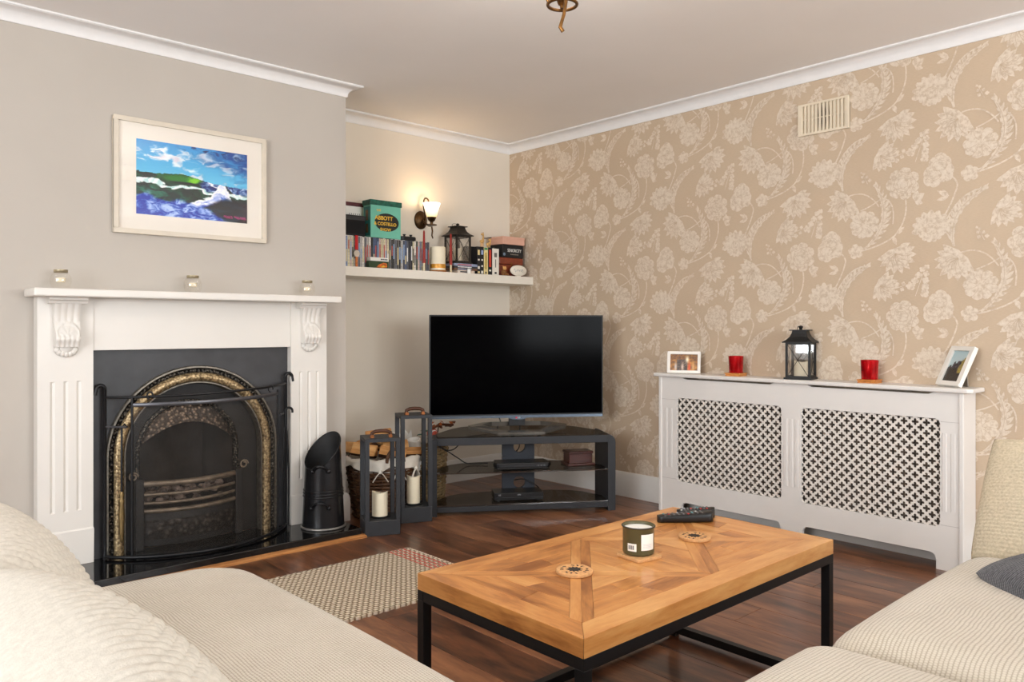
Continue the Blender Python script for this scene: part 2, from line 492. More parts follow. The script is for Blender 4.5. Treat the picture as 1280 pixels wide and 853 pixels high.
# ---- the wallpaper print: pale raised flowers and scrolls, half-drop repeat
def wallpaper():
    P = MB(); rp = random.Random(11)
    LA, LB = Vector((.516, -.3185)), Vector((0, -.637))
    H1, H2 = .0004, .0008
    def flower(c, r, n, depth, jag=.0, rot=0, sq=1.0, h=H1, k=5):
        pts = []; m = n*k*2
        for i in range(m):
            a = 2*pi*i/m
            w = abs(cos(n*a/2))**.6 if depth >= 0 else 1-abs(cos(n*a/2))**.8
            rr = r*(1-abs(depth)+abs(depth)*w)*(1+jag*(rp.random()-.5))
            p = Vector((rr*cos(a), rr*sin(a)*sq)); p.rotate(Matrix.Rotation(rot, 2))
            pts.append((c[0]+p.x, c[1]+p.y))
        return ('fan', c, pts, h)
    def ribbon(pts, ws, h=H1):
        return ('rib', pts, ws, h)
    def bez(p0, p1, p2, n=14):
        return [((1-t)**2*p0[0]+2*t*(1-t)*p1[0]+t*t*p2[0], (1-t)**2*p0[1]+2*t*(1-t)*p1[1]+t*t*p2[1]) for t in [i/(n-1) for i in range(n)]]
    shapes, lines = [], []
    def spiky(c, s, rot, n=5):
        # lotus-like bloom: fan of pointed petals
        for row, (rr, ww, spread) in enumerate(((1.0, .23, 2.6), (.8, .22, 2.0), (.52, .24, 1.1))):
            m = 9-2*row
            for i in range(m):
                a = rot + spread*(i/(m-1)-.5)*1.25
                l = s*rr*(1-.16*abs(i/(m-1)-.5)); w = s*ww
                tip = Vector((cos(a), sin(a)))*l; sd = Vector((-sin(a), cos(a)))*w
                mid = Vector((cos(a), sin(a)))*l*.55
                base = Vector((cos(rot), sin(rot)))*(-s*.25)
                pts = [base-sd*.2, base.lerp(mid, .55)-sd*.8, mid-sd*.85, mid.lerp(tip, .6)-sd*.45, tip, mid.lerp(tip, .6)+sd*.45, mid+sd*.85, base.lerp(mid, .55)+sd*.8, base+sd*.2]
                shapes.append(('fan', (c[0]+mid.x*.9, c[1]+mid.y*.9), [(c[0]+q.x, c[1]+q.y) for q in pts], H1+.00006*row))
                if row: lines.append((bez((c[0]+base.x*.2, c[1]+base.y*.2), (c[0]+mid.x-sd.x*.9, c[1]+mid.y-sd.y*.9), (c[0]+tip.x, c[1]+tip.y), 6), .0016))
    def rosette(c, s):
        shapes.append(flower(c, s, 7, .2, .05, rp.random()))
        for k in range(3):
            r1 = s*(.72-.2*k)
            lines.append(([(c[0]+r1*(1+.09*cos(7*a+k*2))*cos(a), c[1]+r1*(1+.09*cos(7*a+k*2))*sin(a)) for a in [2*pi*i/40 for i in range(41)]], .0017))
        for i in range(9):
            a = 2*pi*i/9+.2
            lines.append((bez((c[0]+s*.5*cos(a), c[1]+s*.5*sin(a)), (c[0]+s*.65*cos(a+.14), c[1]+s*.65*sin(a+.14)), (c[0]+s*.86*cos(a), c[1]+s*.86*sin(a)), 5), .0014))
    def peony(c, s):
        shapes.append(flower(c, s, 9, .16, .04, .3, .95))
        for i in range(9):
            a = 2*pi*i/9+.3+pi/9
            lines.append((bez((c[0]+s*.2*cos(a), c[1]+s*.2*sin(a)), (c[0]+s*.5*cos(a+.25), c[1]+s*.5*sin(a+.25)), (c[0]+s*.84*cos(a), c[1]+s*.84*sin(a)), 6), .0016))
    def daisy(c, s, rot):
        m = 15
        for i in range(m):
            a = rot+2*pi*i/m
            rr = s*(1.0 if cos(a-rot) > -.3 else .72)
            p = Vector((cos(a), sin(a)))
            cen = (c[0]+p.x*rr*.55, c[1]+p.y*rr*.55)
            sd = Vector((-p.y, p.x))*s*.17
            pts = [(c[0]+p.x*rr*t+sd.x*w, c[1]+p.y*rr*t+sd.y*w) for t, w in ((.05, -.4), (.5, -.8), (.82, -1), (1, -.35), (1, .35), (.82, 1), (.5, .8), (.05, .4))]
            shapes.append(('fan', cen, pts, H1+.00004*(i % 2)))
        shapes.append(flower(c, s*.5, 8, .12, .1, 0, 1, H1+.0001))
        lines.append(([(c[0]+s*.3*cos(a), c[1]+s*.3*sin(a)) for a in [2*pi*i/20 for i in range(21)]], .0016))
    def sprig(c, s, rot, n=9):
        d = Vector((cos(rot), sin(rot))); e = Vector((-d.y, d.x))
        for i in range(n):
            t = i/(n-1)-.5
            w = (.30-.25*(t+.5))*(1 if i % 2 else -1)
            q = (c[0]+d.x*t*s+e.x*w*s, c[1]+d.y*t*s+e.y*w*s)
            shapes.append(flower(q, s*(.17-.06*(t+.5)), 4, .3, .1, rp.random()*3, 1, H1+.00003*(i % 3), 3))
        shapes.append(ribbon([(c[0]-d.x*s*.7, c[1]-d.y*s*.7), (c[0]+d.x*s*.5, c[1]+d.y*s*.5)], [.003, .002]))
    def leaflet(c, l, w, rot):
        pts = []
        for t, k in ((0, 0), (.25, .8), (.5, 1), (.75, .6), (1, 0), (.75, -.6), (.5, -1), (.25, -.8)):
            p = Vector((t*l, k*w)); p.rotate(Matrix.Rotation(rot, 2)); pts.append((c[0]+p.x, c[1]+p.y))
        m = Vector((l*.5, 0)); m.rotate(Matrix.Rotation(rot, 2))
        shapes.append(('fan', (c[0]+m.x, c[1]+m.y), pts, H1))
    def stem(p0, p1, p2, w=.0048): shapes.append(ribbon(bez(p0, p1, p2), [w*1.5]*14, H1-.0001))
    def acanthus(p0, p1, p2, wmax, side):
        path = bez(p0, p1, p2, 26); n = len(path)
        left, right = [], []
        for i in range(n):
            a = Vector(path[max(i-1, 0)]); b = Vector(path[min(i+1, n-1)]); d = (b-a).normalized(); e = Vector((-d.y, d.x))
            t = i/(n-1)
            env = wmax*(sin(pi*min(1, t*.9+.08))**.8)
            saw = .55+.45*((t*7) % 1.0)
            wl = env*(saw if side > 0 else .35); wr_ = env*(.35 if side > 0 else saw)
            left.append((path[i][0]+e.x*wl-d.x*wl*.3, path[i][1]+e.y*wl-d.y*wl*.3))
            right.append((path[i][0]-e.x*wr_-d.x*wr_*.3, path[i][1]-e.y*wr_-d.y*wr_*.3))
        shapes.append(ribbon(path, [.006+wmax*.55*sin(pi*min(1, i/(n-1)*.9+.08)) for i in range(n)]))
        lines.append((path[2:-2], .0017))
        for i in range(2, n-1, 2):
            a = Vector(path[i-1]); b = Vector(path[min(i+1, n-1)]); d = (b-a).normalized(); ang = atan2(d.y, d.x)
            t = i/(n-1); e_ = sin(pi*min(1, t*.85+.1))
            leaflet(path[i], wmax*(1.5*e_+.5), wmax*.26*(e_+.3), ang+side*.62)
            if i % 4 == 0: leaflet(path[i], wmax*(.8*e_+.4), wmax*.22*(e_+.3), ang-side*.5)
        leaflet(path[-3], wmax*1.6, wmax*.3, atan2(path[-1][1]-path[-4][1], path[-1][0]-path[-4][0])+side*.3)
    # --- one repeat (u to the right along the wall, v up), measured from the rosette
    rosette((0, 0), .078)
    stem((.012, -.07), (.03, -.17), (-.035, -.245)); stem((-.035, -.245), (-.09, -.29), (-.2, -.31)); leaflet((-.03, -.24), .05, .011, .7); leaflet((-.045, -.25), .045, .011, -1.2)
    leaflet((.05, -.085), .055, .02, .5); leaflet((.055, -.09), .05, .018, 1.3); leaflet((.055, -.09), .04, .014, -.4)
    for c, s in (((.165, .062), .06), ((.14, .02), .058), ((.185, .03), .05)): shapes.append(flower(c, s, 5, .14, .04, c[0]*9, .85))
    for c in ((.165, .062), (.14, .02)): lines.append(([(c[0]+.032*cos(a), c[1]+.024*sin(a)) for a in [2*pi*i/16 for i in range(17)]], .0016))
    stem((.19, .02), (.235, .0), (.24, -.04)); stem((.24, -.04), (.22, -.12), (.168, -.20))
    shapes.append(flower((.291, .008), .038, 5, .3, .08, .5)); stem((.291, .0), (.31, .02), (.36, .03), .004)
    leaflet((.205, -.085), .06, .011, 2.6); leaflet((.2, -.09), .045, .01, 2.1); leaflet((.2, -.09), .05, .01, 3.3)
    sprig((.084, .175), .12, 1.25)
    spiky((-.10, .15), .085, -.5); sprig((0.0, .145), .07, .3, 6)
    spiky((-.275, -.06), .105, 3.9); spiky((-.03, .30), .10, 5.0)
    peony((-.182, -.18), .073)
    daisy((-.387, .09), .088, 1.6)
    acanthus((-.29, .0), (-.33, .17), (-.15, .255), .026, 1)
    stem((-.16, .25), (-.26, .26), (-.33, .11), .0042); stem((-.29, .0), (-.31, .06), (-.33, .07), .004)
    acanthus((-.18, -.30), (-.02, -.17), (-.135, .015), .028, -1)
    stem((-.26, -.03), (-.17, -.0), (-.11, -.1), .0042); stem((-.09, -.06), (-.03, -.08), (-.045, -.19), .0042)
    sprig((-.182, .055), .055, 2.0, 6); leaflet((-.02, -.31), .06, .014, .4)
    stem((-.2, -.11), (-.14, -.09), (-.1, -.06), .004)
    # --- stamp the repeat over the wall
    import itertools
    Y0, V0 = 2.532, 1.77
    seen = []
    for i in range(-5, 12):
        for j in range(-16, 16):
            o = LA*i + LB*j
            if -1.95 < o.x < 5.5 and -2.15 < o.y < 1.1: seen.append(o)
    x0 = XW
    for o in seen:
        f = lambda p, h: (x0-h, Y0-(p[0]+o.x), V0+p[1]+o.y)
        P.mi = 0
        for q, s in enumerate(shapes):
            s = s[:3]+(.0003+.00001*q,)
            if s[0] == 'fan':
                n = len(s[2]); P.add([f(s[1], s[3])]+[f(p, s[3]) for p in s[2]], [(0, 1+k, 1+(k+1) % n) for k in range(n)])
            elif s[0] == 'strip':
                n = len(s[1]); P.add([f(p, s[3]) for p in s[1]]+[f(p, s[3]) for p in s[2]], [(k, k+1, n+k+1, n+k) for k in range(n-1)])
            else:
                rib(P, s[1], s[2], s[3], f)
        P.mi = 1
        for q, (pts, w) in enumerate(lines): rib(P, pts, [w]*len(pts), .0004+.00001*len(shapes)+.000008*q, f)
    o = P.build('floral_print', [pearl, paper], wr, fix=False)
    bm = bmesh.new(); bm.from_mesh(o.data)
    for co, no in (((0, YB-.0005, 0), (0, 1, 0)), ((0, YR+.0005, 0), (0, -1, 0)), ((0, 0, 2.38), (0, 0, 1)), ((0, 0, .14), (0, 0, -1))):
        bmesh.ops.bisect_plane(bm, geom=bm.verts[:]+bm.edges[:]+bm.faces[:], plane_co=co, plane_no=no, clear_outer=True)
    bm.to_mesh(o.data); bm.free()
    o['kind'] = 'stuff'; o['label'] = 'pale pearl floral scroll print'
def rib(P, pts, ws, h, f):
    n = len(pts); a, b = [], []
    for i in range(n):
        d = Vector(pts[min(i+1, n-1)])-Vector(pts[max(i-1, 0)])
        if d.length < 1e-9: d = Vector((1, 0))
        d.normalize(); e = Vector((-d.y, d.x))*ws[min(i, len(ws)-1)]/2
        a.append((pts[i][0]+e.x, pts[i][1]+e.y)); b.append((pts[i][0]-e.x, pts[i][1]-e.y))
    P.add([f(p, h) for p in a]+[f(p, h) for p in b], [(k, k+1, n+k+1, n+k) for k in range(n-1)])
wallpaper()
# ================================================================== SHARED MATERIALS
surround_white = M('surround_white_paint', (229, 224, 216), .42, vary=.02, nscale=4)
black_iron = M('black_cast_iron', (36, 35, 35), .55, .2, vary=.3, nscale=14, bumps=.06, bscale=90)
black_plate = M('black_painted_iron_plate', (56, 56, 58), .42, .0, vary=.3, nscale=7, bumps=.12, bscale=40)
black_gloss = M('polished_black_granite', (12, 12, 13), .06, 0, .6, vary=.4, nscale=80)
black_metal = M('black_metal_frame', (20, 20, 22), .45, .2, vary=.1)
grey_metal = M('charcoal_stand_paint', (42, 43, 46), .5, .1, vary=.06)
steel_edge = M('worn_steel', (150, 146, 138), .35, .9, vary=.2, nscale=40)
bronze = M('antique_bronze', (84, 62, 38), .38, .85, vary=.35, nscale=30)
chrome = M('chrome', (215, 215, 218), .18, .95, vary=.03)
cream_wax = M('cream_candle_wax', (240, 228, 200), .5, 0, .4, vary=.03)
clear_glass = thin_glass('clear_glass', (1, 1, 1), .12, .03)
leather_tan = M('tan_leather', (74, 40, 20), .5, 0, .4, vary=.2, nscale=50, bumps=.2, bscale=160)
black_plastic = M('black_plastic', (16, 16, 17), .35, 0, .5, vary=.1)
black_satin = M('black_satin', (24, 24, 25), .5, 0, .5, vary=.1)
white_paint = M('white_frame_paint', (236, 231, 222), .45, vary=.03)
card_white = M('white_card', (240, 236, 228), .7, vary=.02)

def brass_band():
    m, nt, b = newmat('embossed_brass_band')
    tc = N(nt, 'ShaderNodeTexCoord').outputs['Object']
    v = N(nt, 'ShaderNodeTexVoronoi'); v.inputs['Scale'].default_value = 90; L(nt, tc, v.inputs['Vector'])
    d = v.outputs['Distance']
    n = noise(nt, tc, 26, 4, .6)
    f = math_(nt, 'ADD', math_(nt, 'MULTIPLY', d, .9), math_(nt, 'MULTIPLY', n, .5))
    L(nt, ramp(nt, f, [(.25, lin(222, 204, 166)), (.6, lin(186, 162, 122)), (1.0, lin(104, 86, 62))]), b.inputs['Base Color'])
    b.inputs['Metallic'].default_value = .65
    b.inputs['Roughness'].default_value = .42
    bump(nt, b, math_(nt, 'SUBTRACT', 1.0, d), .3, .005)
    return m
def beaded(name, a, c, scale):
    m, nt, b = newmat(name)
    tc = N(nt, 'ShaderNodeTexCoord').outputs['Object']
    v = N(nt, 'ShaderNodeTexVoronoi'); v.inputs['Scale'].default_value = scale; L(nt, tc, v.inputs['Vector'])
    L(nt, ramp(nt, v.outputs['Distance'], [(.15, lin(*a)), (.5, lin(*c))]), b.inputs['Base Color'])
    b.inputs['Metallic'].default_value = .6; b.inputs['Roughness'].default_value = .45
    bump(nt, b, math_(nt, 'SUBTRACT', 1.0, v.outputs['Distance']), .8, .005)
    return m
brass = brass_band()
dark_bead = beaded('dark_embossed_iron', (120, 112, 100), (22, 20, 18), 85)
hood_relief = beaded('rusty_relief_iron', (150, 130, 112), (66, 56, 48), 60)

# ================================================================== FIREPLACE
HZ = .047                                   # hearth top
hearth = thing('hearth', 'polished black granite hearth slab with pale wood strip along its front', 'hearth', (1.42, 3.49, 0))
MB().box(-.72, 0, 0, .72, .36, HZ).build('slab', black_gloss, hearth, bevel=.004)
strip_wood = wood('pale_pine_strip', (150, 96, 50), (196, 138, 80), (222, 170, 110), axis=0, stretch=12, scale=5, rough=.5)
MB().prism([(0, 0), (-.028, 0), (-.028, .006), (-.016, .014), (0, .016)], -.72, .735, lambda u, v, w: (w, u, v)).build('edging_strip', strip_wood, hearth)

# ---- surround
FC = 1.424
fs_ = thing('fireplace_surround', 'white painted wooden fireplace surround with fluted pilasters and scroll corbels', 'fireplace surround', (FC, YC, HZ))
Zs = HZ
MT, MF = 1.243-Zs, 3.65-YC                    # mantel top (local), mantel front (local y)
PF = 3.78-YC                                 # pilaster front
OX0, OX1 = .957-FC, 1.893-FC                 # opening
PX0, PX1 = .742-FC, 2.100-FC                 # outer edges
OT = .978-Zs
MB().box(.706-FC, MF, MT-.034, 2.118-FC, -.001, MT).build('mantel_shelf', surround_white, fs_, bevel=.006)
MB().box(OX0, PF+.006, OT, OX1, -.001, MT-.034).build('frieze', surround_white, fs_, bevel=.002)
def pilaster(x0, x1):
    mb = MB(); w = x1-x0; cx = (x0+x1)/2
    fz0, fz1 = .235, .80                     # flute range
    xs = [x0]
    for k in (-1, 0, 1):
        xs += [cx+k*w*.235-w*.045, cx+k*w*.235+w*.045]
    xs.append(x1); d = .007
    # front sheet with three recessed flutes
    def quad(a, b, c, dd): mb.add([a, b, c, dd], [(0, 1, 2, 3)])
    top, bot = MT-.034, .0
    mb.box(x0, PF+d, bot, x1, -.001, top)
    for i in range(len(xs)-1):
        a, b = xs[i], xs[i+1]
        if i % 2 == 0: mb.box(a, PF, bot, b, PF+d, top)
        else:
            mb.box(a, PF, bot, b, PF+d, fz0); mb.box(a, PF, fz1, b, PF+d, top)
            mid = (a+b)/2
            mb.add([(a, PF, fz0), (b, PF, fz0), (b, PF, fz1), (a, PF, fz1), (mid, PF+d, fz0+.006), (mid, PF+d, fz1-.006)],
                   [(0, 4, 5, 3), (4, 1, 2, 5), (0, 1, 4), (3, 5, 2)])
    return mb.build('pilaster', surround_white, fs_, fix=False)
pilaster(PX0, OX0); pilaster(OX1, PX1)
for x0, x1 in ((PX0-.004, OX0+.001), (OX1-.001, PX1+.004)):
    p = MB().box(x0, PF-.006, 0, x1, -.001, .148); 
    p.prism([(-.0, .148), (PF-.006, .148), (PF-.001, .156), (0, .156)], x0, x1, lambda u, v, w: (w, u, v))
    p.build('plinth_block', surround_white, fs_, bevel=.002)
def corbel(cx):
    # moulded cap
    cap = MB()
    cap.prism([(PF, MT-.034), (PF-.062, MT-.034), (PF-.062, MT-.046), (PF-.052, MT-.05), (PF-.046, MT-.062), (PF, MT-.062)], cx-.075, cx+.075, lambda u, v, w: (w, u, v))
    cap.build('corbel_cap', surround_white, fs_, bevel=.002)
    ztop = MT-.062; h = .185
    # S-shaped scroll bracket with fluted face, shell and rolled end
    def prof(t):  # t 0 top..1 bottom -> projection
        return .048-.018*sin(pi*min(1, t*1.5))+(.014*math.exp(-((t-.82)/.1)**2))-.012*t
    nu, nv = 29, 36
    def fn(u, v):
        x = (u-.5)*.104*(1-.12*v); z = ztop-v*h
        y = prof(v)
        a = (u-.5)*2
        if v < .42: y += .0035*abs(sin(u*pi*4))-.002
        elif v < .74:
            r = sqrt(a*a+((v-.74)/.32)**2); th = atan2(a, (.74-v)/.32+.01)
            y += .009*max(0, 1-r)**.5*(.6+.4*abs(cos(th*4.2)))+(.004 if .86 < r < 1.0 else 0)
        else: y += .004*abs(sin(u*pi*5))
        return (cx+x, PF-y, z)
    mb = MB(); mb.grid(fn, nu, nv)
    n = nu
    # sides
    for s in (0, 1):
        def fs2(u, v, s=s):
            p = fn(s, v); return (p[0], PF+(p[1]-PF)*u, p[2])
        mb.grid(fs2, 3, nv)
    def bot(u, v):
        p = fn(u, 1); return (p[0], PF+(p[1]-PF)*v, p[2])
    mb.grid(bot, nu, 2)
    c = mb.build('corbel', surround_white, fs_, smooth=50)
    # leaf drop below
    lf = MB()
    for k in range(-3, 4):
        a = k*.42
        lf.ball((cx+.036*sin(a), PF-.008, ztop-h-.004-.026*cos(a)), .013, 8, (1, .9, 1.2))
    lf.ball((cx, PF-.008, ztop-h-.006), .024, 10, (1.3, .6, 1))
    lf.build('carved_leaf', surround_white, c, smooth=60)
corbel(PX0+.107); corbel(PX1-.105)

# ---- cast iron insert
ins = thing('cast_iron_fireplace', 'black cast iron arched fireplace insert with a brass band round the arch', 'fireplace', (1.42, 3.818, HZ))
AR, AZ = .407, .49-HZ
def arch_path(r, n=40, zb=0.0, cx=0, az=AZ):
    return [(cx-r, zb)]+[(cx-r, zb+(az-zb)*k/6) for k in range(1, 6)]+[(cx+r*cos(pi-pi*i/(n-1)), az+r*sin(pi*i/(n-1))) for i in range(n)]+[(cx+r, zb+(az-zb)*(1-k/6)) for k in range(1, 6)]+[(cx+r, zb)]
def arch_band(name, prof, m, parent, zb=0.0, cx=0, az=AZ, smooth=50):
    """prof: (radius, forward projection)"""
    rows = []
    for r, y in prof:
        rows.append([(p[0], -y, p[1]) for p in arch_path(r, zb=zb, cx=cx, az=az)])
    mb = MB(); n = len(rows[0])
    mb.add([p for q in rows for p in q], [(i*n+j, i*n+j+1, (i+1)*n+j+1, (i+1)*n+j) for i in range(len(rows)-1) for j in range(n-1)])
    return mb.build(name, m, parent, smooth=smooth)
def plate_with_arch(name, x0, x1, zt, r, y, m, parent, cx=0, az=AZ, zb=0.0):
    inner = arch_path(r, zb=zb, cx=cx, az=az)
    outer = []
    for px, pz in inner:
        if pz <= az+1e-6: outer.append((x0 if px < cx else x1, pz))
        else:
            a = atan2(pz-az, px-cx)
            tx = (x1-cx)/max(1e-6, abs(cos(a))); tz = (zt-az)/max(1e-6, sin(a)); t = min(tx, tz)
            outer.append((cx+t*cos(a), az+t*sin(a)))
    n = len(inner)
    mb = MB(); mb.add([(a, y, b) for a, b in inner]+[(a, y, b) for a, b in outer], [(i, i+1, n+i+1, n+i) for i in range(n-1)])
    # corner fill
    for sx in (x0, x1):
        idx = [i for i in range(n) if (outer[i][0] < cx) == (sx == x0)]
        best = min(idx, key=lambda i: abs(outer[i][0]-sx)+abs(outer[i][1]-zt))
        near = [i for i in range(n-1) if (abs(outer[i][0]-sx) < 1e-4) != (abs(outer[i+1][0]-sx) < 1e-4) and (outer[i][0]-cx)*(sx-cx) > 0 and outer[i][1] > az]
        for i in near:
            mb.add([(outer[i][0], y, outer[i][1]), (sx, y, zt), (outer[i+1][0], y, outer[i+1][1])], [(0, 1, 2)])
    return mb.build(name, m, parent, fix=True)
IX0, IX1 = .9578-1.42, 1.8922-1.42
plate_with_arch('front_plate', IX0, IX1, OT-.0005, AR-.01, 0, black_plate, ins)
arch_band('outer_moulding', [(AR, 0), (AR, .012), (AR-.004, .018), (AR-.011, .018), (AR-.014, .010)], M('bright_worn_iron', (128, 122, 112), .4, .8, vary=.3, nscale=60), ins)
arch_band('beaded_channel', [(AR-.014, .010), (AR-.019, .005), (AR-.030, .004), (AR-.034, .010)], dark_bead, ins)
bp = [(AR-.034+(-.021)*(1-cos(pi*i/10)), .008+.020*sin(pi*i/10)) for i in range(11)]
arch_band('brass_band', bp, brass, ins)
arch_band('inner_moulding', [(AR-.076, .008), (AR-.079, .012), (AR-.084, .012), (AR-.087, .0), (AR-.090, -.03)], M('bright_worn_iron', (128, 122, 112)), ins)
# raised beads along the channel
bd = MB()
for p in arch_path(AR-.0245, 64)[::1]:
    bd.ball((p[0], -.006, p[1]), .0045, 6)
bd.build('bead_row', M('bead_iron', (110, 104, 96), .4, .7, vary=.2), ins, smooth=60)['kind'] = 'stuff'
# recessed inner plate with its own arch
RI = .223
plate_with_arch('inner_plate', -.335, .335, AZ+.335, RI+.002, .035, black_iron, ins, cx=-.025, az=AZ+.0)
arch_band('inner_arch_rib', [(RI+.022, -.034), (RI+.020, -.024), (RI+.010, -.020), (RI+.002, -.026), (RI, -.05)], dark_bead, ins, cx=-.025)
# arched hood with embossed relief
def hood(u, v):
    a = pi*(1-u)
    x = -.025+RI*cos(a); zt = AZ+RI*sin(a)
    zb = AZ+.135-.10*abs(cos(a))**2
    if zt < zb: zb = zt
    z = zt+(zb-zt)*v
    return (x, .05-.035*v*sin(a), z)
MB().grid(hood, 40, 8).build('hood', hood_relief, ins, smooth=60)
soot = M('sooty_firebrick', (50, 44, 40), .9, vary=.4, nscale=9, bumps=.15, bscale=30)
fb = MB()
fb.add([(-.26, .05, .001), (-.20, .32, .001), (.15, .32, .001), (.21, .05, .001), (-.26, .05, .72), (-.20, .32, .72), (.15, .32, .72), (.21, .05, .72)],
       [(0, 1, 5, 4), (1, 2, 6, 5), (2, 3, 7, 6), (4, 5, 6, 7), (0, 3, 2, 1)])
fb.build('firebox', soot, ins)
# grate front: curved bars, ash cover
def bow(x, z, dep=.075, w=.24): return (x-.025, .02-dep*(1-(x/w)**2), z)
def bowbar(z, th, m, name, par, r=.008):
    return MB().tube([bow(x, z) for x in [-.235+.47*i/20 for i in range(21)]], r, 8, flat=(th, 1)).build(name, m, par, smooth=60)
warm_iron = M('heat_worn_iron', (136, 122, 106), .45, .6, vary=.35, nscale=24)
for z, r in ((.305, .014), (.255, .008), (.215, .008), (.178, .011)):
    bowbar(z, 1.0, warm_iron, 'grate_bar', ins, r)
def ash(u, v):
    x = -.235+.47*u; z = .165-.15*v; p = bow(x, z)
    return (p[0], p[1]+.006-.006*sin(pi*v), z)
MB().grid(ash, 24, 6).build('ash_cover', black_iron, ins, smooth=60)
MB().grid(lambda u, v: (lambda p: (p[0], p[1]-.004, p[2]))(ash(u, .2+.6*v)), 24, 4).build('ash_cover_relief', beaded('ash_relief_iron', (78, 72, 66), (38, 34, 32), 40), ins, smooth=60)
for sx in (-1, 1):
    sc = MB()
    sc.box(-.025+sx*.235-.018, -.01, .0, -.025+sx*.235+.018, .04, .33)
    sc.build('grate_post', black_iron, ins, bevel=.004)
    cu = MB().tube([(-.025+sx*.262+.022*cos(a)*(1-a/14), .0, .345+.022*sin(a)*(1-a/14)) for a in [i*.5 for i in range(17)]], .0045, 6)
    cu.build('scroll', warm_iron, ins, smooth=60)
rk = random.Random(5)
ashm = M('coal_and_ash', (120, 104, 94), .9, vary=.8, nscale=30, bumps=.5)
em = MB()
for _ in range(70):
    em.ball((-.025+rk.uniform(-.19, .19), rk.uniform(.02, .25), .20+rk.uniform(0, .05)), rk.uniform(.012, .026), 6, (1, 1, .7))
em.build('coal_bed', ashm, ins)['kind'] = 'stuff'

# ---- bow-fronted fire guard
g = thing('fire_guard', 'black wrought iron bow fronted fire guard with mesh panel and hooked corner posts', 'fire guard', (1.42, 3.80, HZ))
GL, GR = -.415, .445
def gp(t, z):   # t 0..1 along the bow
    x = GL+(GR-GL)*t
    s = 1-((t-.5)*2)**2
    return (x, .0-.215*s**.8-.012, z)
gz = .70
for z0, z1, r, nm in ((.012, .012, .008, 'bottom_rail'), (gz+.02, gz+.045, .006, 'top_rail')):
    MB().tube([gp(i/30, z0+(z1-z0)*(i/30)) for i in range(31)], r, 8).build(nm, black_metal, g, smooth=60)
gsteel = M('guard_flat_bar', (92, 92, 96), .35, .7, vary=.15)
MB().tube([gp(.10+.8*i/30, gz-.012+.012*(i/30)) for i in range(31)], .009, 8, flat=(1, .35)).build('flat_bar', gsteel, g, smooth=60)
mesh_mat = thin_glass('fine_fire_mesh', (.86, .84, .82), .012, .4, .10, (.10, .085, .07))
MB().grid(lambda u, v: gp(.10+.8*u, .022+(gz-.03-.022)*v), 30, 2).build('mesh_panel', mesh_mat, g, smooth=60)
for t in (.10, .90):
    MB().tube([gp(t, .012), gp(t, gz+.02)], .006, 8).build('upright', black_metal, g, smooth=60)
for t, dz in ((0, 0), (1, .02)):
    x, y, _ = gp(t, 0); s = -1 if t == 0 else 1
    pts = [(x, y, 0), (x, y, gz+.055+dz)]+[(x+s*(.018-.018*cos(a)), y-.004, gz+.055+dz+.02*sin(a)) for a in [pi*i/8 for i in range(1, 9)]]+[(x+s*.040, y-.004, gz+.032+dz)]
    MB().tube(pts, .0085, 8).build('corner_post', black_metal, g, smooth=60)
    pts = [gp(abs(t-.0), gz-.11), gp(abs(t-.08), gz-.11)]
    MB().tube(pts, .005, 6).build('tool_bracket', gsteel, g, smooth=60)
    hk = gp(abs(t-.17), gz+.03)
    MB().tube([(hk[0]+.012*cos(a), hk[1]-.008, hk[2]+.016*sin(a)) for a in [pi*1.6*i/10-.4 for i in range(11)]], .004, 6).build('hook', black_metal, g, smooth=60)
brass_plain = M('aged_brass', (138, 116, 78), .45, .8, vary=.2, nscale=40)
pk = thing('fire_poker', 'thin black poker with aged brass handle hanging at left bracket of fire guard', 'poker', (1.42+GL+.058, 3.745, HZ))
MB().tube([(0, 0, .29), (0, 0, .585), (.012, 0, .60), (.022, 0, .585)], .005, 8).build('rod', black_metal, pk, smooth=60)
MB().lathe([(.001, .07), (.007, .08), (.009, .12), (.0135, .2), (.009, .24), (.012, .26), (.007, .27), (.011, .285), (.005, .30)], 12).build('handle', brass_plain, pk, smooth=60)
tg = thing('fire_tongs', 'black iron fire tongs hanging by right hooked post of fire guard', 'tongs', (1.42+GR-.022, 3.742, HZ))
MB().tube([(-.012, 0, .02), (-.016, 0, .3), (-.006, 0, .50), (0, 0, .53)], .005, 8).build('arm', black_metal, tg, smooth=60)
MB().tube([(.014, -.006, .02), (.016, -.006, .3), (.006, -.006, .50), (0, -.004, .53)], .005, 8).build('arm', black_metal, tg, smooth=60)
MB().tube([(0, 0, .52), (0, 0, .60)]+[(.02-.02*cos(a), 0, .60+.02*sin(a)) for a in [pi*i/8 for i in range(1, 10)]], .006, 8).build('hooked_handle', black_metal, tg, smooth=60)

# ---- coal scuttle
b = thing('coal_scuttle', 'black tapered metal coal scuttle with slanted open mouth on granite hearth', 'coal scuttle', (2.012, 3.655, HZ), radians(0))
scut = M('black_enamel', (26, 26, 28), .26, .25, .6, vary=.15)
def sr(z): return .108-.020*(z/.42)
def rim(a):  # slanted mouth, low towards the camera's left
    return .395+.085*cos(a-radians(20))
def wallf(u, v, ins=0):
    a = 2*pi*u; z = rim(a)*v
    r = sr(z)-ins
    return (r*cos(a), r*sin(a), z+(.004 if ins and v == 0 else 0))
MB().grid(lambda u, v: wallf(u, v), 40, 14, True).build('body', scut, b, smooth=60)
MB().grid(lambda u, v: wallf(u, v, .004), 40, 10, True).lathe([(.001, .004), (.10, .004)], 24, caps=False).build('lining', M('scuttle_inside', (30, 29, 29), .6, .1, vary=.3), b, smooth=60)
MB().tube([wallf(i/40, 1) for i in range(40)], .0035, 6, True).build('rim', scut, b, smooth=60)
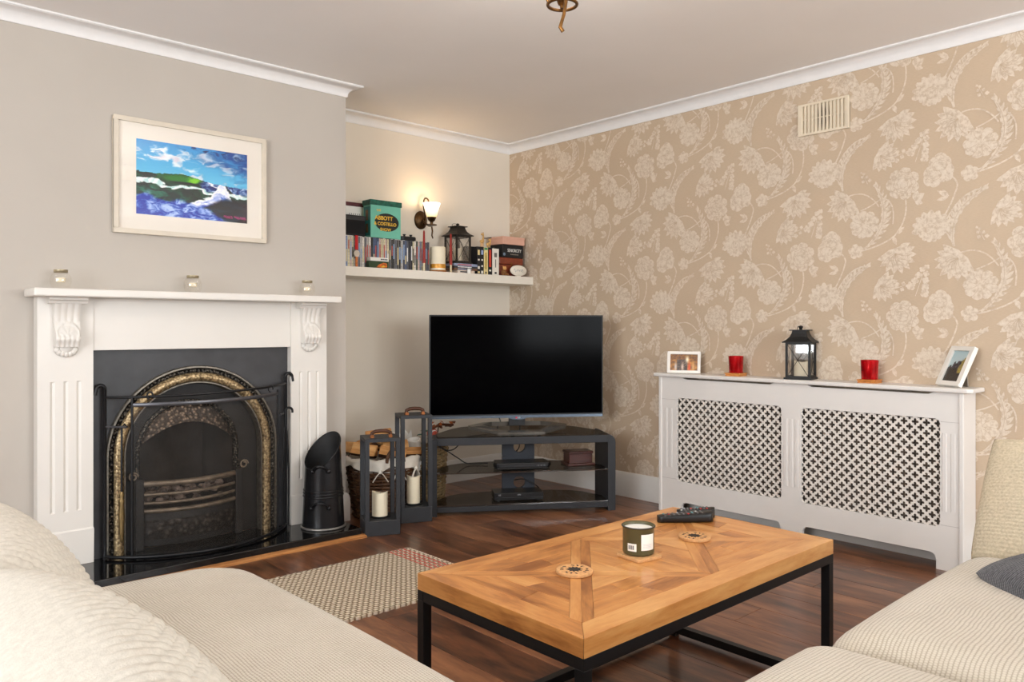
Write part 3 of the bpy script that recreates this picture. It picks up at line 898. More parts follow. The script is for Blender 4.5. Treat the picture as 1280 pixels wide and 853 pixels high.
for z in (.165, .18, .195):
    MB().tube([((sr(z)+.001)*cos(2*pi*i/32), (sr(z)+.001)*sin(2*pi*i/32), z) for i in range(32)], .0038, 6, True).build('raised_band', scut, b, smooth=60)
MB().tube([((sr(0)+.002)*cos(2*pi*i/32), (sr(0)+.002)*sin(2*pi*i/32), .006) for i in range(32)], .006, 6, True).build('foot_ring', M('scuffed_rim', (150, 146, 140), .4, .7, vary=.3), b, smooth=60)
for zc in (.30, .115):
    a0 = radians(232)
    pts = []
    for i in range(13):
        t = i/12; a = a0-.42+.84*t
        r = sr(zc)+.004+.024*sin(pi*t)
        pts.append((r*cos(a), r*sin(a), zc+.030*sin(pi*t)))
    MB().tube(pts, .0065, 8).ball(pts[0], .013, 8).ball(pts[-1], .013, 8).build('handle', scut, b, smooth=60)

# ================================================================== MANTEL JARS, PAINTING
for i, (px, py) in enumerate(((76, 361), (241, 366), (384, 370))):
    q = ony(px, py, 3.745)
    lab = ('small round glass tealight jar above carved left corbel beside wall', 'small round glass tealight jar on mantel centre below framed painting', 'small round glass tealight jar on mantel end above coal scuttle')[i]
    j = thing('tealight_jar', lab, 'candle jar', (q.x, 3.745, 1.243), 0, 'glass tealight jars on the mantel')
    MB().lathe([(.022, 0.0), (.034, .008), (.041, .03), (.040, .05), (.032, .066), (.026, .072)], 24, caps=False).lathe([(.001, .001), (.022, .001)], 24, caps=False).build('globe', thin_glass('jar_glass', (.99, .98, .96), .09, .05), j, smooth=60)
    MB().lathe([(.026, .070), (.027, .071), (.027, .082), (.025, .083), (.024, .071)], 24, caps=False).build('neck_ring', M('pale_gold_rim', (176, 162, 132), .35, .6, vary=.2), j, smooth=60)
    MB().lathe([(.001, .03), (.017, .03), (.018, .048), (.001, .048)], 16).build('tealight', cream_wax, j, smooth=60)

# ---- framed seascape
def fbm(x, y, o=4, s=0):
    from mathutils import noise as nz
    return nz.fractal(Vector((x, y, s)), .9, 2.0, o)
def seascape(u, v):
    """u 0..1 left-right, v 0..1 bottom-top -> sRGB"""
    mix = lambda a, b, t: tuple(a[i]+(b[i]-a[i])*max(0, min(1, t)) for i in range(3))
    sst = lambda a, b, x: (lambda t: t*t*(3-2*t))(max(0, min(1, (x-a)/(b-a))))
    wx, wy = fbm(u*6, v*9, 3, 31)*.05, fbm(u*6, v*9, 3, 47)*.05
    U_, V_ = u+wx, v+wy
    n1 = fbm(U_*3.2, V_*5.5, 5, 3); n2 = fbm(U_*9, V_*12, 4, 8); n3 = fbm(U_*22, V_*26, 3, 21)
    # sky: cyan at left, deep blue at upper right, heaped clouds
    c = mix((122, 200, 232), (62, 150, 212), (v-.55)*1.8)
    c = mix(c, (38, 92, 158), sst(.15, .75, (u-.25)*(v-.35)*1.9+n1*.55))
    cl = sst(.02, .42, n1*.95+n2*.30+.20*math.exp(-((v-.83)/.12)**2)*(1-u)-.02+.12*math.exp(-((v-.66)/.05)**2))
    c = mix(c, mix((250, 232, 236), (255, 255, 255), n2+.5), cl*(1-.45*u))
    c = mix(c, (26, 62, 116), sst(.2, .5, n2*.8+n3*.3)*sst(.84, .97, v)*sst(.3, .6, u))
    # far sea and green wave
    top = .575+.055*math.exp(-((u-.40)/.17)**2)-.085*u+.012*n3
    if v < top:
        s_ = mix((16, 50, 40), (44, 96, 70), .4+n2*1.3)
        s_ = mix(s_, (58, 132, 38), sst(.15, .9, math.exp(-((u-.36)/.2)**2-((v-.53)/.07)**2)+n3*.2))
        s_ = mix(s_, (142, 208, 36), sst(.25, .95, math.exp(-((U_-.50)/.085)**2-((V_-.535)/.05)**2)+n3*.25))
        s_ = mix(s_, (8, 18, 20), sst(.35, .8, math.exp(-((u-.42)/.2)**2-((v-.478)/.018)**2)+n3*.3))
        # breaking back of the wave, blue with white lip
        br = sst(.555, .60, U_)*sst(.36, .42, v)
        s_ = mix(s_, mix((22, 60, 128), (206, 220, 246), .30+n2*1.2+n3*.8), br)
        s_ = mix(s_, (10, 24, 40), br*sst(.45, .9, math.exp(-((U_-.66-(.6-v)*1.0)/.045)**2)))
        s_ = mix(s_, (250, 250, 255), sst(.5, 1, math.exp(-((U_-.585-(.60-V_)*.9)/.022)**2)*sst(.40, .46, v)))
        # pale streaks, then dark green trough at left
        l1 = .455-.10*u+.02*sin(u*15)
        s_ = mix(s_, mix((196, 226, 226), (255, 255, 255), .5+n3), sst(.30, .7, math.exp(-((V_-l1)/.026)**2)+n3*.25))
        tr = sst(-.02, .03, l1-.045-V_)*sst(.52, .38, u+.5*(v-.2))
        s_ = mix(s_, mix((14, 62, 54), (58, 124, 104), .35+n2*1.2+n3*.5), tr)
        # big white crest at right
        pk = .20+.33*math.exp(-((u-.76)/.085)**2)+.10*math.exp(-((u-.60)/.12)**2)+.05*n2
        fo = sst(-.01, .02, pk-v)*sst(.36, .5, u)
        s_ = mix(s_, mix((248, 248, 255), (86, 120, 206), sst(.0, .30, pk-v-.02+n2*.16+n3*.08)), fo)
        # blue spray across the foot
        sp = sst(-.03, .05, .26-.06*u+.10*n1+.03*sin(u*20)-v)
        s_ = mix(s_, mix((36, 72, 176), (186, 206, 244), .36+n2*1.1+n3*.8), sp*sst(.86, .7, u))
        # dark hollow, lower right
        dk = sst(-.03, .03, (u-.60)*.75-abs(v-.17)*.9+.02*n3)*sst(.36, .28, v+.15*(u-.8))
        s_ = mix(s_, mix((34, 26, 40), (24, 70, 84), .25+n2*1.1), dk)
        s_ = mix(s_, (92, 52, 70), dk*sst(.86, 1, u)*.6)
        c = s_
    return tuple((q-128)*1.22+108 for q in c)
def print_grid(name, w, h, nx, nz, fn, parent, loc, mat, rot=(0, 0, 0)):
    """flat print in the local xz plane facing -y"""
    mb = MB().grid(lambda u, v: ((u-.5)*w, 0, (v-.5)*h), nx, nz)
    o = mb.build(name, mat, parent, loc=loc, rot=rot, fix=False)
    ca = o.data.color_attributes.new('print', 'FLOAT_COLOR', 'POINT')
    buf = []
    for j in range(nz):
        for i in range(nx):
            c = fn(i/(nx-1), j/(nz-1)); buf += [*lin(*[max(0, min(255, q)) for q in c]), 1]
    ca.data.foreach_set('color', buf)
    return o
pic = thing('framed_painting', 'cream framed seascape print of green and blue breaking waves on chimney breast', 'painting', (1.416, YC-.002, 1.781))
fw, fh, ft, fd = .728, .536, .022, .024
mb = MB()
for (x0, z0, x1, z1) in ((-fw/2, fh/2-ft, fw/2, fh/2), (-fw/2, -fh/2, fw/2, -fh/2+ft), (-fw/2, -fh/2+ft, -fw/2+ft, fh/2-ft), (fw/2-ft, -fh/2+ft, fw/2, fh/2-ft)):
    mb.box(x0, -fd, z0, x1, 0, z1)
mb.build('frame', M('cream_frame_wood', (216, 205, 187), .45, vary=.04), pic, bevel=.002)
MB().box(-fw/2+ft, -.012, -fh/2+ft, fw/2-ft, -.006, fh/2-ft).build('mount', M('ivory_mount_card', (240, 232, 220), .8, vary=.01), pic)
art = print_grid('seascape_print', .530, .348, 260, 170, seascape, pic, (0, -.0135, .0), vcol('print_ink', .45))
sg = M('pink_signature_ink', (214, 70, 140), .6)
sm = MB()
rs = random.Random(4); xx = .145
for wl in (5, 7):
    for k in range(wl):
        sm.tube([(xx+.0085*t, -.0142, -.150+.007*sin(t*6.3+k)+rs.uniform(-.002, .002)+(.006 if k == 0 else 0)*t) for t in [i/5 for i in range(6)]], .0009, 4)
        xx += .0088
    xx += .008
sm.build('signature', sg, pic)
MB().box(-fw/2+ft, -.0185, -fh/2+ft, fw/2-ft, -.017, fh/2-ft).build('glazing', thin_glass('picture_glass', (1, 1, 1), .02, .0), pic)
# ================================================================== RADIATOR COVER (front faces -x)
XR = 3.755
RY0, RY1 = 1.184, 2.820                     # ends along y
RCY = (RY0+RY1)/2
cover_white = M('radiator_cover_white', (226, 221, 215), .45, vary=.02, nscale=4)
rc = thing('radiator_cover', 'long white radiator cover with two clover pierced grilles under the floral wallpaper', 'radiator cover', (XR, RCY, 0))
hw = (RY1-RY0)/2; RH = .792; DEP = XW-XR-.021
fr_ = lambda u, v, w: (w, -u, v)             # u to the right as seen from the room (-y), v up, w depth
# front board as one sheet with two windows and two foot cut-outs, built by strips
def opening(yL, yR): return (RCY-yL, RCY-yR)
A0, A1 = RCY-2.694, RCY-2.043                # left grille, u range
B0, B1 = RCY-1.935, RCY-1.281
GZ0, GZ1 = .190, .672
F0, F1 = RCY-2.661, RCY-2.046; G0, G1 = RCY-1.928, RCY-1.298; FZ = .072
T = .018
def sheet_with_hole(mb, x0, x1, z0, z1, hole, w0, w1):
    """flat board between two depths with one rounded hole (rrect order: top right, top left, bottom left, bottom right)"""
    n = len(hole); q = n//4
    cor = [(x1, z1), (x0, z1), (x0, z0), (x1, z0)]
    for w in (w0, w1):
        vs = [fr_(u, v, w) for u, v in hole]+[fr_(u, v, w) for u, v in cor]
        fs = []
        for c in range(4):
            for k in range(q-1): fs.append((n+c, c*q+k, c*q+k+1))
            fs.append((n+c, c*q+q-1, ((c+1) % 4)*q, n+(c+1) % 4))
        mb.add(vs, fs)
    mb.add([fr_(u, v, w0) for u, v in hole]+[fr_(u, v, w1) for u, v in hole], [(i, (i+1) % n, n+(i+1) % n, n+i) for i in range(n)])
front = MB()
MID = (A1+B0)/2
sheet_with_hole(front, -hw+.02, MID, .10, RH-.012, rrect(A0, GZ0, A1, GZ1, .022), 0, T)
sheet_with_hole(front, MID, hw-.02, .10, RH-.012, rrect(B0, GZ0, B1, GZ1, .022), 0, T)
# skirt with two rounded foot cut-outs
def foot(a, b, f0, f1):
    r = .03; n = 6
    top = [(f0, 0), (f0, FZ-r)]+[(f0+r-r*cos(t), FZ-r+r*sin(t)) for t in [pi/2*i/n for i in range(1, n+1)]]+[(f1-r+r*sin(t), FZ-r+r*cos(t)) for t in [pi/2*i/n for i in range(0, n+1)]]+[(f1, 0)]
    k = len(top)
    up = [(a if i == 0 else b if i == k-1 else p[0], .10) for i, p in enumerate(top)]
    for w in (0, T):
        front.add([fr_(a, 0, w), fr_(f0, 0, w), fr_(f0, FZ-r, w), fr_(a, .10, w)], [(0, 1, 2, 3)])
        front.add([fr_(b, 0, w), fr_(f1, 0, w), fr_(f1, FZ-r, w), fr_(b, .10, w)], [(0, 1, 2, 3)])
        front.add([fr_(*p, w) for p in top[1:-1]]+[fr_(a, .10, w) if i == 0 else fr_(b, .10, w) if i == k-3 else fr_(p[0], .10, w) for i, p in enumerate(top[1:-1])],
                  [(i, i+1, k-2+i+1, k-2+i) for i in range(k-3)])
    front.add([fr_(*p, 0) for p in top]+[fr_(*p, T) for p in top], [(i, i+1, k+i+1, k+i) for i in range(k-1)])
foot(-hw+.02, MID, F0, F1); foot(MID, hw-.02, G0, G1)
cuts = [(RCY-2.661, RCY-2.082), (RCY-1.907, RCY-1.305)]
for u0, u1, s0, s1 in ((-hw+.02, cuts[0][0], 0, .028), (cuts[0][1], cuts[1][0], .028, .028), (cuts[1][1], hw-.02, .028, 0)):
    front.prism([(u0-s0, RH-.012), (u1+s1, RH-.012), (u1, RH-.0002), (u0, RH-.0002)], 0, T, fr_)
front.build('front_board', cover_white, rc)
# end posts with rounded edges + side panels
for s in (-1, 1):
    y0, y1 = (hw-.02, hw) if s > 0 else (-hw, -hw+.02)
    MB().box(-.006, y0, 0, DEP+.02, y1, RH).build('side_panel', cover_white, rc, bevel=.004)
# fluted mouldings: pairs of raised strips on the stiles
for c, n_, pitch in ((-hw+.02+.047, 2, .036), ((A1+B0)/2, 3, .03), (hw-.02-.042, 2, .036)):
    for k in range(n_):
        u = c+(k-(n_-1)/2)*pitch
        mb = MB().prism([(u-.010, .0), (u-.007, -.002), (u+.007, -.002), (u+.010, 0)], .262, .61, lambda a, b_, w: (b_, -a, w))
        mb.build('flute', cover_white, rc)
# thin darker strips: joint shade between rails and stiles painted in
groove_shade = M('joint_shade_paint', (196, 190, 184), .6)
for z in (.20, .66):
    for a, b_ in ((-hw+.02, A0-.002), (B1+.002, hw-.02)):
        MB().box(-.0006, -b_, z-.0012, .001, -a, z+.0012).build('joint_shade_line', groove_shade, rc)
# grilles: sheet pierced with four-lobed holes on a diagonal lattice
def grille(u0, u1, z0, z1):
    mb = MB(); p = .0485; cx = (u0+u1)/2; cz = (z0+z1)/2
    w0, w1 = .007, .011; d = p/2
    lob = []
    r, off = .0060, .0098
    m = 48
    for i in range(m):
        a = 2*pi*i/m
        best = 0
        for k in range(4):
            b_ = k*pi/2
            dd = cos(a-b_)*off; q = r*r-(off*sin(a-b_))**2
            if q >= 0 and dd > 0: best = max(best, dd+sqrt(q))
        best = max(best, .0078)
        if best == 0: best = .0066
        lob.append((best*cos(a), best*sin(a)))
    dia = []
    for i in range(m):
        a = 2*pi*i/m
        t = d/(abs(cos(a))+abs(sin(a))); dia.append((t*cos(a), t*sin(a)))
    nx = int((u1-u0)/p/2)+2; nz = int((z1-z0)/p/2)+2
    for i in range(-nx*2, nx*2+1):
        for j in range(-nz*2, nz*2+1):
            if (i+j) % 2: continue
            x, z = cx+i*d, cz+j*d
            if not (u0-.004 < x < u1+.004 and z0-.004 < z < z1+.004): continue
            mb.add([fr_(x+q[0], z+q[1], w0) for q in lob]+[fr_(x+q[0], z+q[1], w0) for q in dia]+[fr_(x+q[0], z+q[1], w1) for q in lob],
                   [(k, (k+1) % m, m+(k+1) % m, m+k) for k in range(m)]+[(k, (k+1) % m, 2*m+(k+1) % m, 2*m+k) for k in range(m)])
    o = mb.build('grille', M('grille_white', (224, 216, 206), .5, vary=.02), rc)
    o['label'] = 'white grille pierced with rows of four lobed holes'
grille(A0, A1, GZ0, GZ1); grille(B0, B1, GZ0, GZ1)
# top shelf: front corners clipped, with two dark finger notches under it
tp = [(-hw-.036, DEP+.02), (-hw-.036, -.004), (-hw-.024, -.022), (hw+.018, -.022), (hw+.036, 0.0), (hw+.036, DEP+.02)]
MB().prism([(-u, w) for u, w in tp], RH, RH+.020, lambda a, b_, w: (b_, a, w)).build('top_shelf', cover_white, rc, bevel=.005)
# radiator inside
rad = thing('radiator', 'dark shaded steel radiator standing behind pierced grilles of white cover', 'radiator', (XW-.062, RCY, 0))
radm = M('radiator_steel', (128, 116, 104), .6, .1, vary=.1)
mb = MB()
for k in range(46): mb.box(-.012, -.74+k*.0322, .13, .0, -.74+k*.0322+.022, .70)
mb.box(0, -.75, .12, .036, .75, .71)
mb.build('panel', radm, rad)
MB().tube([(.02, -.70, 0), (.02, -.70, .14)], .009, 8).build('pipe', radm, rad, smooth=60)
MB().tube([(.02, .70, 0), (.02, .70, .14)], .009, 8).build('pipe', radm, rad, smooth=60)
dk = MB().box(.055, -.78, .0, .058, .78, .76); dk.build('cavity_shade_sheet', M('cavity_shade_tone', (96, 86, 76), .9), rad)  # cavity shade behind the grilles, put into this sheet's colour

TOP = RH+.020
# ---- things on the cover
def lantern(name, label, loc, w, h, rotz, candle=True, sc=1.0, parent_mat=None):
    """square metal lantern: base, posts, panes with crossed wires, pagoda roof, ring"""
    m = parent_mat or M('black_lantern_metal', (34, 33, 32), .5, .3, vary=.15)
    t = thing(name, label, 'lantern', loc, rotz)
    hb = w/2; bh = h*.035
    MB().prism([(-hb*1.12, -hb*1.12), (hb*1.12, -hb*1.12), (hb*1.12, hb*1.12), (-hb*1.12, hb*1.12)], 0, bh).build('base', m, t, bevel=.001)
    z0, z1 = bh, h*.66
    pw = w*.085
    for sx in (-1, 1):
        for sy in (-1, 1):
            MB().box(sx*hb-(pw if sx > 0 else 0), sy*hb-(pw if sy > 0 else 0), z0, sx*hb+(0 if sx > 0 else pw), sy*hb+(0 if sy > 0 else pw), z1).build('post', m, t)
    for k in range(4):
        R = Matrix.Rotation(k*pi/2, 3, 'Z')
        fw_ = hb-pw
        f = lambda u, v, d: tuple(R @ Vector((u, -hb+d, v)))
        fr2 = MB()
        for (a, b_, c, d) in ((-fw_, fw_, z0, z0+h*.03), (-fw_, fw_, z1-h*.03, z1)):
            fr2.prism([(a, c), (b_, c), (b_, d), (a, d)], 0, pw*.6, f)
        for s in (-1, 1):
            fr2.tube([f(-s*fw_, z0+h*.03, .001), f(s*fw_, z1-h*.03, .001)], w*.011, 5)
        fr2.build('cross_frame', m, t)
        pn = MB().prism([(-fw_, z0+h*.03), (fw_, z0+h*.03), (fw_, z1-h*.03), (-fw_, z1-h*.03)], pw*.35, pw*.35+.001, f)
        pn.build('pane', clear_glass, t)
    # roof
    rp_ = [(1.22, z1), (1.22, z1+h*.018), (.95, z1+h*.055), (.72, z1+h*.11), (.60, z1+h*.17), (.55, z1+h*.22)]
    mb = MB()
    vs = []
    for r, z in rp_: vs += [(-hb*r, -hb*r, z), (hb*r, -hb*r, z), (hb*r, hb*r, z), (-hb*r, hb*r, z)]
    n = len(rp_)
    mb.add(vs, [(i*4+j, i*4+(j+1) % 4, (i+1)*4+(j+1) % 4, (i+1)*4+j) for i in range(n-1) for j in range(4)]+[(3, 2, 1, 0), tuple((n-1)*4+j for j in range(4))])
    mb.build('roof', m, t)
    zt = z1+h*.22
    MB().box(-hb*.75, -hb*.75, zt, hb*.75, hb*.75, zt+h*.018).build('roof_cap', m, t)
    MB().lathe([(hb*.12, zt), (hb*.14, zt+h*.05), (hb*.2, zt+h*.06), (hb*.15, zt+h*.085), (hb*.02, zt+h*.095)], 10).build('finial', m, t, smooth=60)
    MB().tube([(-hb*.28+hb*.42*cos(a), hb*.1, zt+h*.045+hb*.16*sin(a)) for a in [2*pi*i/16 for i in range(16)]], w*.014, 6, True).build('carry_ring', m, t, smooth=60)
    return t, z0
def pillar(name, label, loc, r, h, group=None, m=None, wick=True):
    t = thing(name, label, 'candle', loc, 0, group)
    prof = [(.001, 0), (r*.96, 0), (r, .004), (r, h-.012)]
    mb = MB(); n = 28
    def fn(u, v):
        a = 2*pi*u
        hh = h-.010*(.5+.5*sin(a*1+.8))-.006*sin(2*a)
        return (r*(1+.015*sin(3*a))*cos(a), r*(1+.015*sin(3*a))*sin(a), hh*v)
    mb.grid(fn, n, 6, True)
    mb.grid(lambda u, v: (fn(u, 1)[0]*(1-.85*v), fn(u, 1)[1]*(1-.85*v), fn(u, 1)[2]-.012*v**.5), n, 5, True)
    mb.build('wax', m or cream_wax, t, smooth=60)
    if wick: MB().tube([(0, 0, h-.03), (.001, 0, h-.008), (.003, 0, h-.002)], .0012, 5).build('wick', black_satin, t)
    return t
q = onz(1001, 474, TOP)
lx = 3.832
lp = onx(1001, 474, lx)
lt, lz = lantern('candle_lantern', 'black metal lantern with crossed wire panes on white radiator cover', (lx, lp.y, TOP), .124, .285, radians(13))
pillar('pillar_candle', 'cream pillar candle inside black lantern on radiator cover', (lx, lp.y, TOP+.0105), .034, .085)
ruby = M('ruby_mercury_glass', (176, 4, 14), .16, .35, .6, vary=.4, nscale=22)
coaster_wood = wood('honey_wood', (150, 88, 36), (192, 122, 56), (214, 148, 80), axis=0, stretch=9, scale=9, rough=.5)
for px, py, d, near in ((920, 469.5, .0, 'framed party photo'), (1087, 477.5, .0, 'tilted upright photo frame')):
    p = onx(px, py, 3.822)
    cs = thing('wooden_coaster', 'small square honey wood coaster under red votive beside %s' % near, 'coaster', (3.822, p.y, TOP), radians(4))
    MB().prism([(-.043, -.043), (.043, -.043), (.043, .043), (-.043, .043)], .0, .004).add([(-.040, -.040, .0041), (.040, -.040, .0041), (.040, .040, .0041), (-.040, .040, .0041), (-.046, -.046, .017), (.046, -.046, .017), (.046, .046, .017), (-.046, .046, .017)], [(0, 1, 5, 4), (1, 2, 6, 5), (2, 3, 7, 6), (3, 0, 4, 7), (4, 5, 6, 7), (3, 2, 1, 0)]).build('plate', coaster_wood, cs)
    v = thing('votive_holder', 'shiny ruby red glass votive holder on wooden coaster beside %s' % near, 'candle holder', (3.822, p.y, TOP+.0172))
    MB().lathe([(.001, 0), (.036, 0), (.0375, .004), (.041, .092), (.0395, .093), (.0375, .09), (.034, .008), (.001, .008)], 32).build('glass_cup', ruby, v, smooth=40)
    MB().lathe([(.001, .009), (.033, .009), (.034, .04), (.001, .04)], 20).build('wax', M('red_wax', (150, 30, 30), .5), v, smooth=50)
# photo frames
def party(u, v):
    n = fbm(u*7, v*7, 4, 2); n2 = fbm(u*16, v*14, 3, 9)
    c = (150+70*n, 96+50*n, 34+20*n)
    if v > .7: c = (120+60*n2, 74+40*n2, 24)
    if .25 < u < .62 and v < .68: c = (70+60*n2, 54+50*n2, 44+40*n2)
    g_ = math.exp(-((u-.62)/.06)**2-((v-.68)/.2)**2); c = tuple(a+(b_-a)*min(1, g_) for a, b_ in zip(c, (255, 244, 210)))
    for cx, cc in ((.2, (206, 190, 180)), (.45, (210, 180, 160)), (.7, (220, 76, 30)), (.84, (214, 160, 96))):
        k = math.exp(-((u-cx)/.045)**2-((v-.22)/.26)**2); c = tuple(a+(b_-a)*min(1, k*1.1) for a, b_ in zip(c, cc))
    return c
def street(u, v):
    n = fbm(u*7, v*9, 4, 5); n2 = fbm(u*18, v*22, 3, 7)
    sky = (196-20*v, 208-8*v, 206)
    if v > .62+.18*(u-.4)*2+.08*n: c = sky
    elif u > .68+.1*n and v > .3: c = (150+40*n, 132+40*n, 66)
    elif v > .42: c = (56+70*n2, 50+60*n2, 52+70*n2)
    else: c = (52+30*n2, 44+28*n2, 36+24*n2)
    return c
def photo_frame(name, label, loc, rotz, w, h, b_, lean, fn, th=.016):
    t = thing(name, label, 'photo frame', loc, rotz)
    R = Matrix.Rotation(-lean, 4, 'X')
    fm = MB()
    for (x0, z0, x1, z1) in ((-w/2, h-b_, w/2, h), (-w/2, 0, w/2, b_), (-w/2, b_, -w/2+b_, h-b_), (w/2-b_, b_, w/2, h-b_)):
        fm.box(x0, -th, z0, x1, 0, z1)
    o = fm.build('frame', white_paint, t, bevel=.0015); o.rotation_euler = (-lean, 0, 0)
    p = print_grid('photo', w-2*b_, h-2*b_, 40, 40, fn, t, (0, 0, 0), vcol('photo_ink', .25, .6))
    c = R @ Vector((0, -th*.55, h/2)); p.location = c; p.rotation_euler = (-lean, 0, 0)
    k = MB().box(-w/2+.003, -.003, .003, w/2-.003, 0, h-.003).build('backing', M('grey_backing', (150, 140, 128), .8), t); k.rotation_euler = (-lean, 0, 0)
    zt = h*.75*cos(lean); yt = h*.75*sin(lean)
    MB().add([(-.012, yt, zt), (.012, yt, zt), (.018, yt+.012, 0.0), (-.018, yt+.012, 0.0), (-.012, yt+.004, zt), (.012, yt+.004, zt), (.018, yt+.016, 0.0), (-.018, yt+.016, 0.0)],
             [(0, 1, 2, 3), (4, 7, 6, 5), (0, 4, 5, 1), (1, 5, 6, 2), (2, 6, 7, 3), (3, 7, 4, 0)]).build('strut', M('grey_backing', (150, 140, 128), .8), t)
    return t
p = onz(856, 467.5, TOP)
c1 = onx(856, 468, 3.80)
photo_frame('photo_frame', 'small white framed landscape photo of people in warm light on radiator cover', (3.79, c1.y, TOP), radians(-62), .188, .128, .016, radians(12), party)
c2 = onx(1186, 480, 3.80)
photo_frame('photo_frame', 'white framed upright street photo leaning back at end of radiator cover', (3.815, c2.y, TOP), radians(-120), .135, .195, .021, radians(27), street, .022)

# ---- air vent high on the papered wall
vt = thing('air_vent', 'cream louvred air vent high on floral wallpaper', 'vent', (XW-.0012, 1.89, 2.168))
vm = M('cream_vent_plastic', (226, 212, 188), .5, vary=.03)
vw, vh = .270, .166
fm = MB()
for (a, b_, c, d) in ((-vw/2, vw/2, vh/2-.012, vh/2), (-vw/2, vw/2, -vh/2, -vh/2+.012), (-vw/2, -vw/2+.014, -vh/2+.012, vh/2-.012), (vw/2-.022, vw/2, -vh/2+.012, vh/2-.012)):
    fm.box(-.014, a, c, 0, b_, d)
fm.build('frame', vm, vt, bevel=.0015)
n = 12
span = vw-.036
for k in range(n+1):
    y = -vw/2+.014+span*k/n
    MB().box(-.012, y-.0052, -vh/2+.012, -.003, y+.0052, vh/2-.012).build('louvre', vm, vt)
MB().box(-.010, -vw/2+.014, -.002, -.004, vw/2-.022, .002).build('cross_bar', vm, vt)
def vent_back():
    m, nt, b_ = newmat('duct_hole_shade')
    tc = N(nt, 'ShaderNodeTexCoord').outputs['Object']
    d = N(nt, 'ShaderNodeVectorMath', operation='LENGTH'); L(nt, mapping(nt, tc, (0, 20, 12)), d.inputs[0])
    L(nt, ramp(nt, d.outputs['Value'], [(.45, lin(52, 38, 24)), (1.0, lin(226, 210, 184))]), b_.inputs['Base Color'])  # shade of the duct hole painted in the centre, fading to cream
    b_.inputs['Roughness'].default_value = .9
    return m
MB().box(-.0018, -vw/2+.01, -vh/2+.008, -.0004, vw/2-.02, vh/2-.008).build('duct_shade_back', vent_back(), vt)
# ================================================================== TV CORNER
ST = Vector((3.100, 3.290, 0)); SA = atan2(-.553, .833)     # stand front middle, direction of its front edge
stand = thing('tv_stand', 'dark grey metal corner TV stand with smoked glass shelves', 'tv stand', ST, SA)
HW = .548; SZ = .448
smoke = thin_glass('smoked_glass', (.50, .48, .45), .22, .02, .16, (.05, .045, .04))
# local x along the front, local y back to the corner
def stand_side(s):
    mb = MB(); r = .045; n = 6
    x1, x0 = s*HW, s*(HW-.046)
    # front post, rounded at its outer top corner, deep towards the back
    pts = [(x0, 0), (x1, 0), (x1, SZ-r)]+[(x1-s*(r-r*cos(t)), SZ-r+r*sin(t)) for t in [pi/2*i/n for i in range(1, n+1)]]+[(x0, SZ)]
    mb.prism(pts, 0, .30 if s > 0 else .16, lambda u, v, w: (u, w, v))
    return mb.build('side_post', grey_metal, stand, bevel=.002)
stand_side(-1); stand_side(1)
MB().box(-HW+.046, 0, SZ-.045, HW-.046, .03, SZ-.002).build('top_rail', grey_metal, stand, bevel=.002)
MB().box(-HW+.046, 0, .022, HW-.046, .03, .052).build('bottom_rail', grey_metal, stand, bevel=.002)
def glass_shelf(z, d, wb, th=.008, w=HW-.047, name='glass_shelf'):
    pts = [(-w, .002), (w, .002), (w, .14)]
    for i in range(9):
        t = i/8; a = pi*(.12+.76*t)
        pts.append((wb*cos(a)*1.05, .16+(d-.16)*sin(a)**.6))
    pts.append((-w, .14))
    return MB().prism(pts, z-th, z).build(name, smoke, stand)
glass_shelf(SZ+.006, .52, .40); glass_shelf(.247, .36, .42); glass_shelf(.062, .36, .42)
# back column with cable holes
cb = MB()
cw = .098
def panel_with_round_holes(mb, x0, x1, z0, z1, holes, y0, y1):
    zs = [z0]+[h for c, r in holes for h in (c-.06, c+.06)]+[z1]
    for i in range(0, len(zs), 2): mb.box(x0, y0, zs[i], x1, y1, zs[i+1])
    for c, r in holes:
        m = 24
        hole = [(r*cos(2*pi*k/m)+.006, c+r*sin(2*pi*k/m)) for k in range(m)]
        out = []
        for k in range(m):
            a = 2*pi*k/m
            t = min((x1)/max(1e-6, abs(cos(a))), .06/max(1e-6, abs(sin(a)))); out.append((t*cos(a), c+t*sin(a)))
        for y in (y0, y1): mb.add([(u, y, v) for u, v in hole]+[(u, y, v) for u, v in out], [(k, (k+1) % m, m+(k+1) % m, m+k) for k in range(m)])
        for sx in (-1, 1):
            for sz in (-1, 1):
                pass
        mb.add([(u, y0, v) for u, v in hole]+[(u, y1, v) for u, v in hole], [(k, (k+1) % m, m+(k+1) % m, m+k) for k in range(m)])
panel_with_round_holes(cb, -cw, cw, .062, SZ-.003, [(.145, .036), (.36, .036)], .20, .225)
cb.build('back_column', M('blue_grey_stand_column', (44, 47, 54), .5, .1, vary=.06), stand)
for s in (-1, 1):
    MB().tube([(s*(HW-.046), .02, .243), (s*(HW-.062), .02, .243)], .006, 8).build('shelf_pin', chrome, stand, smooth=60)

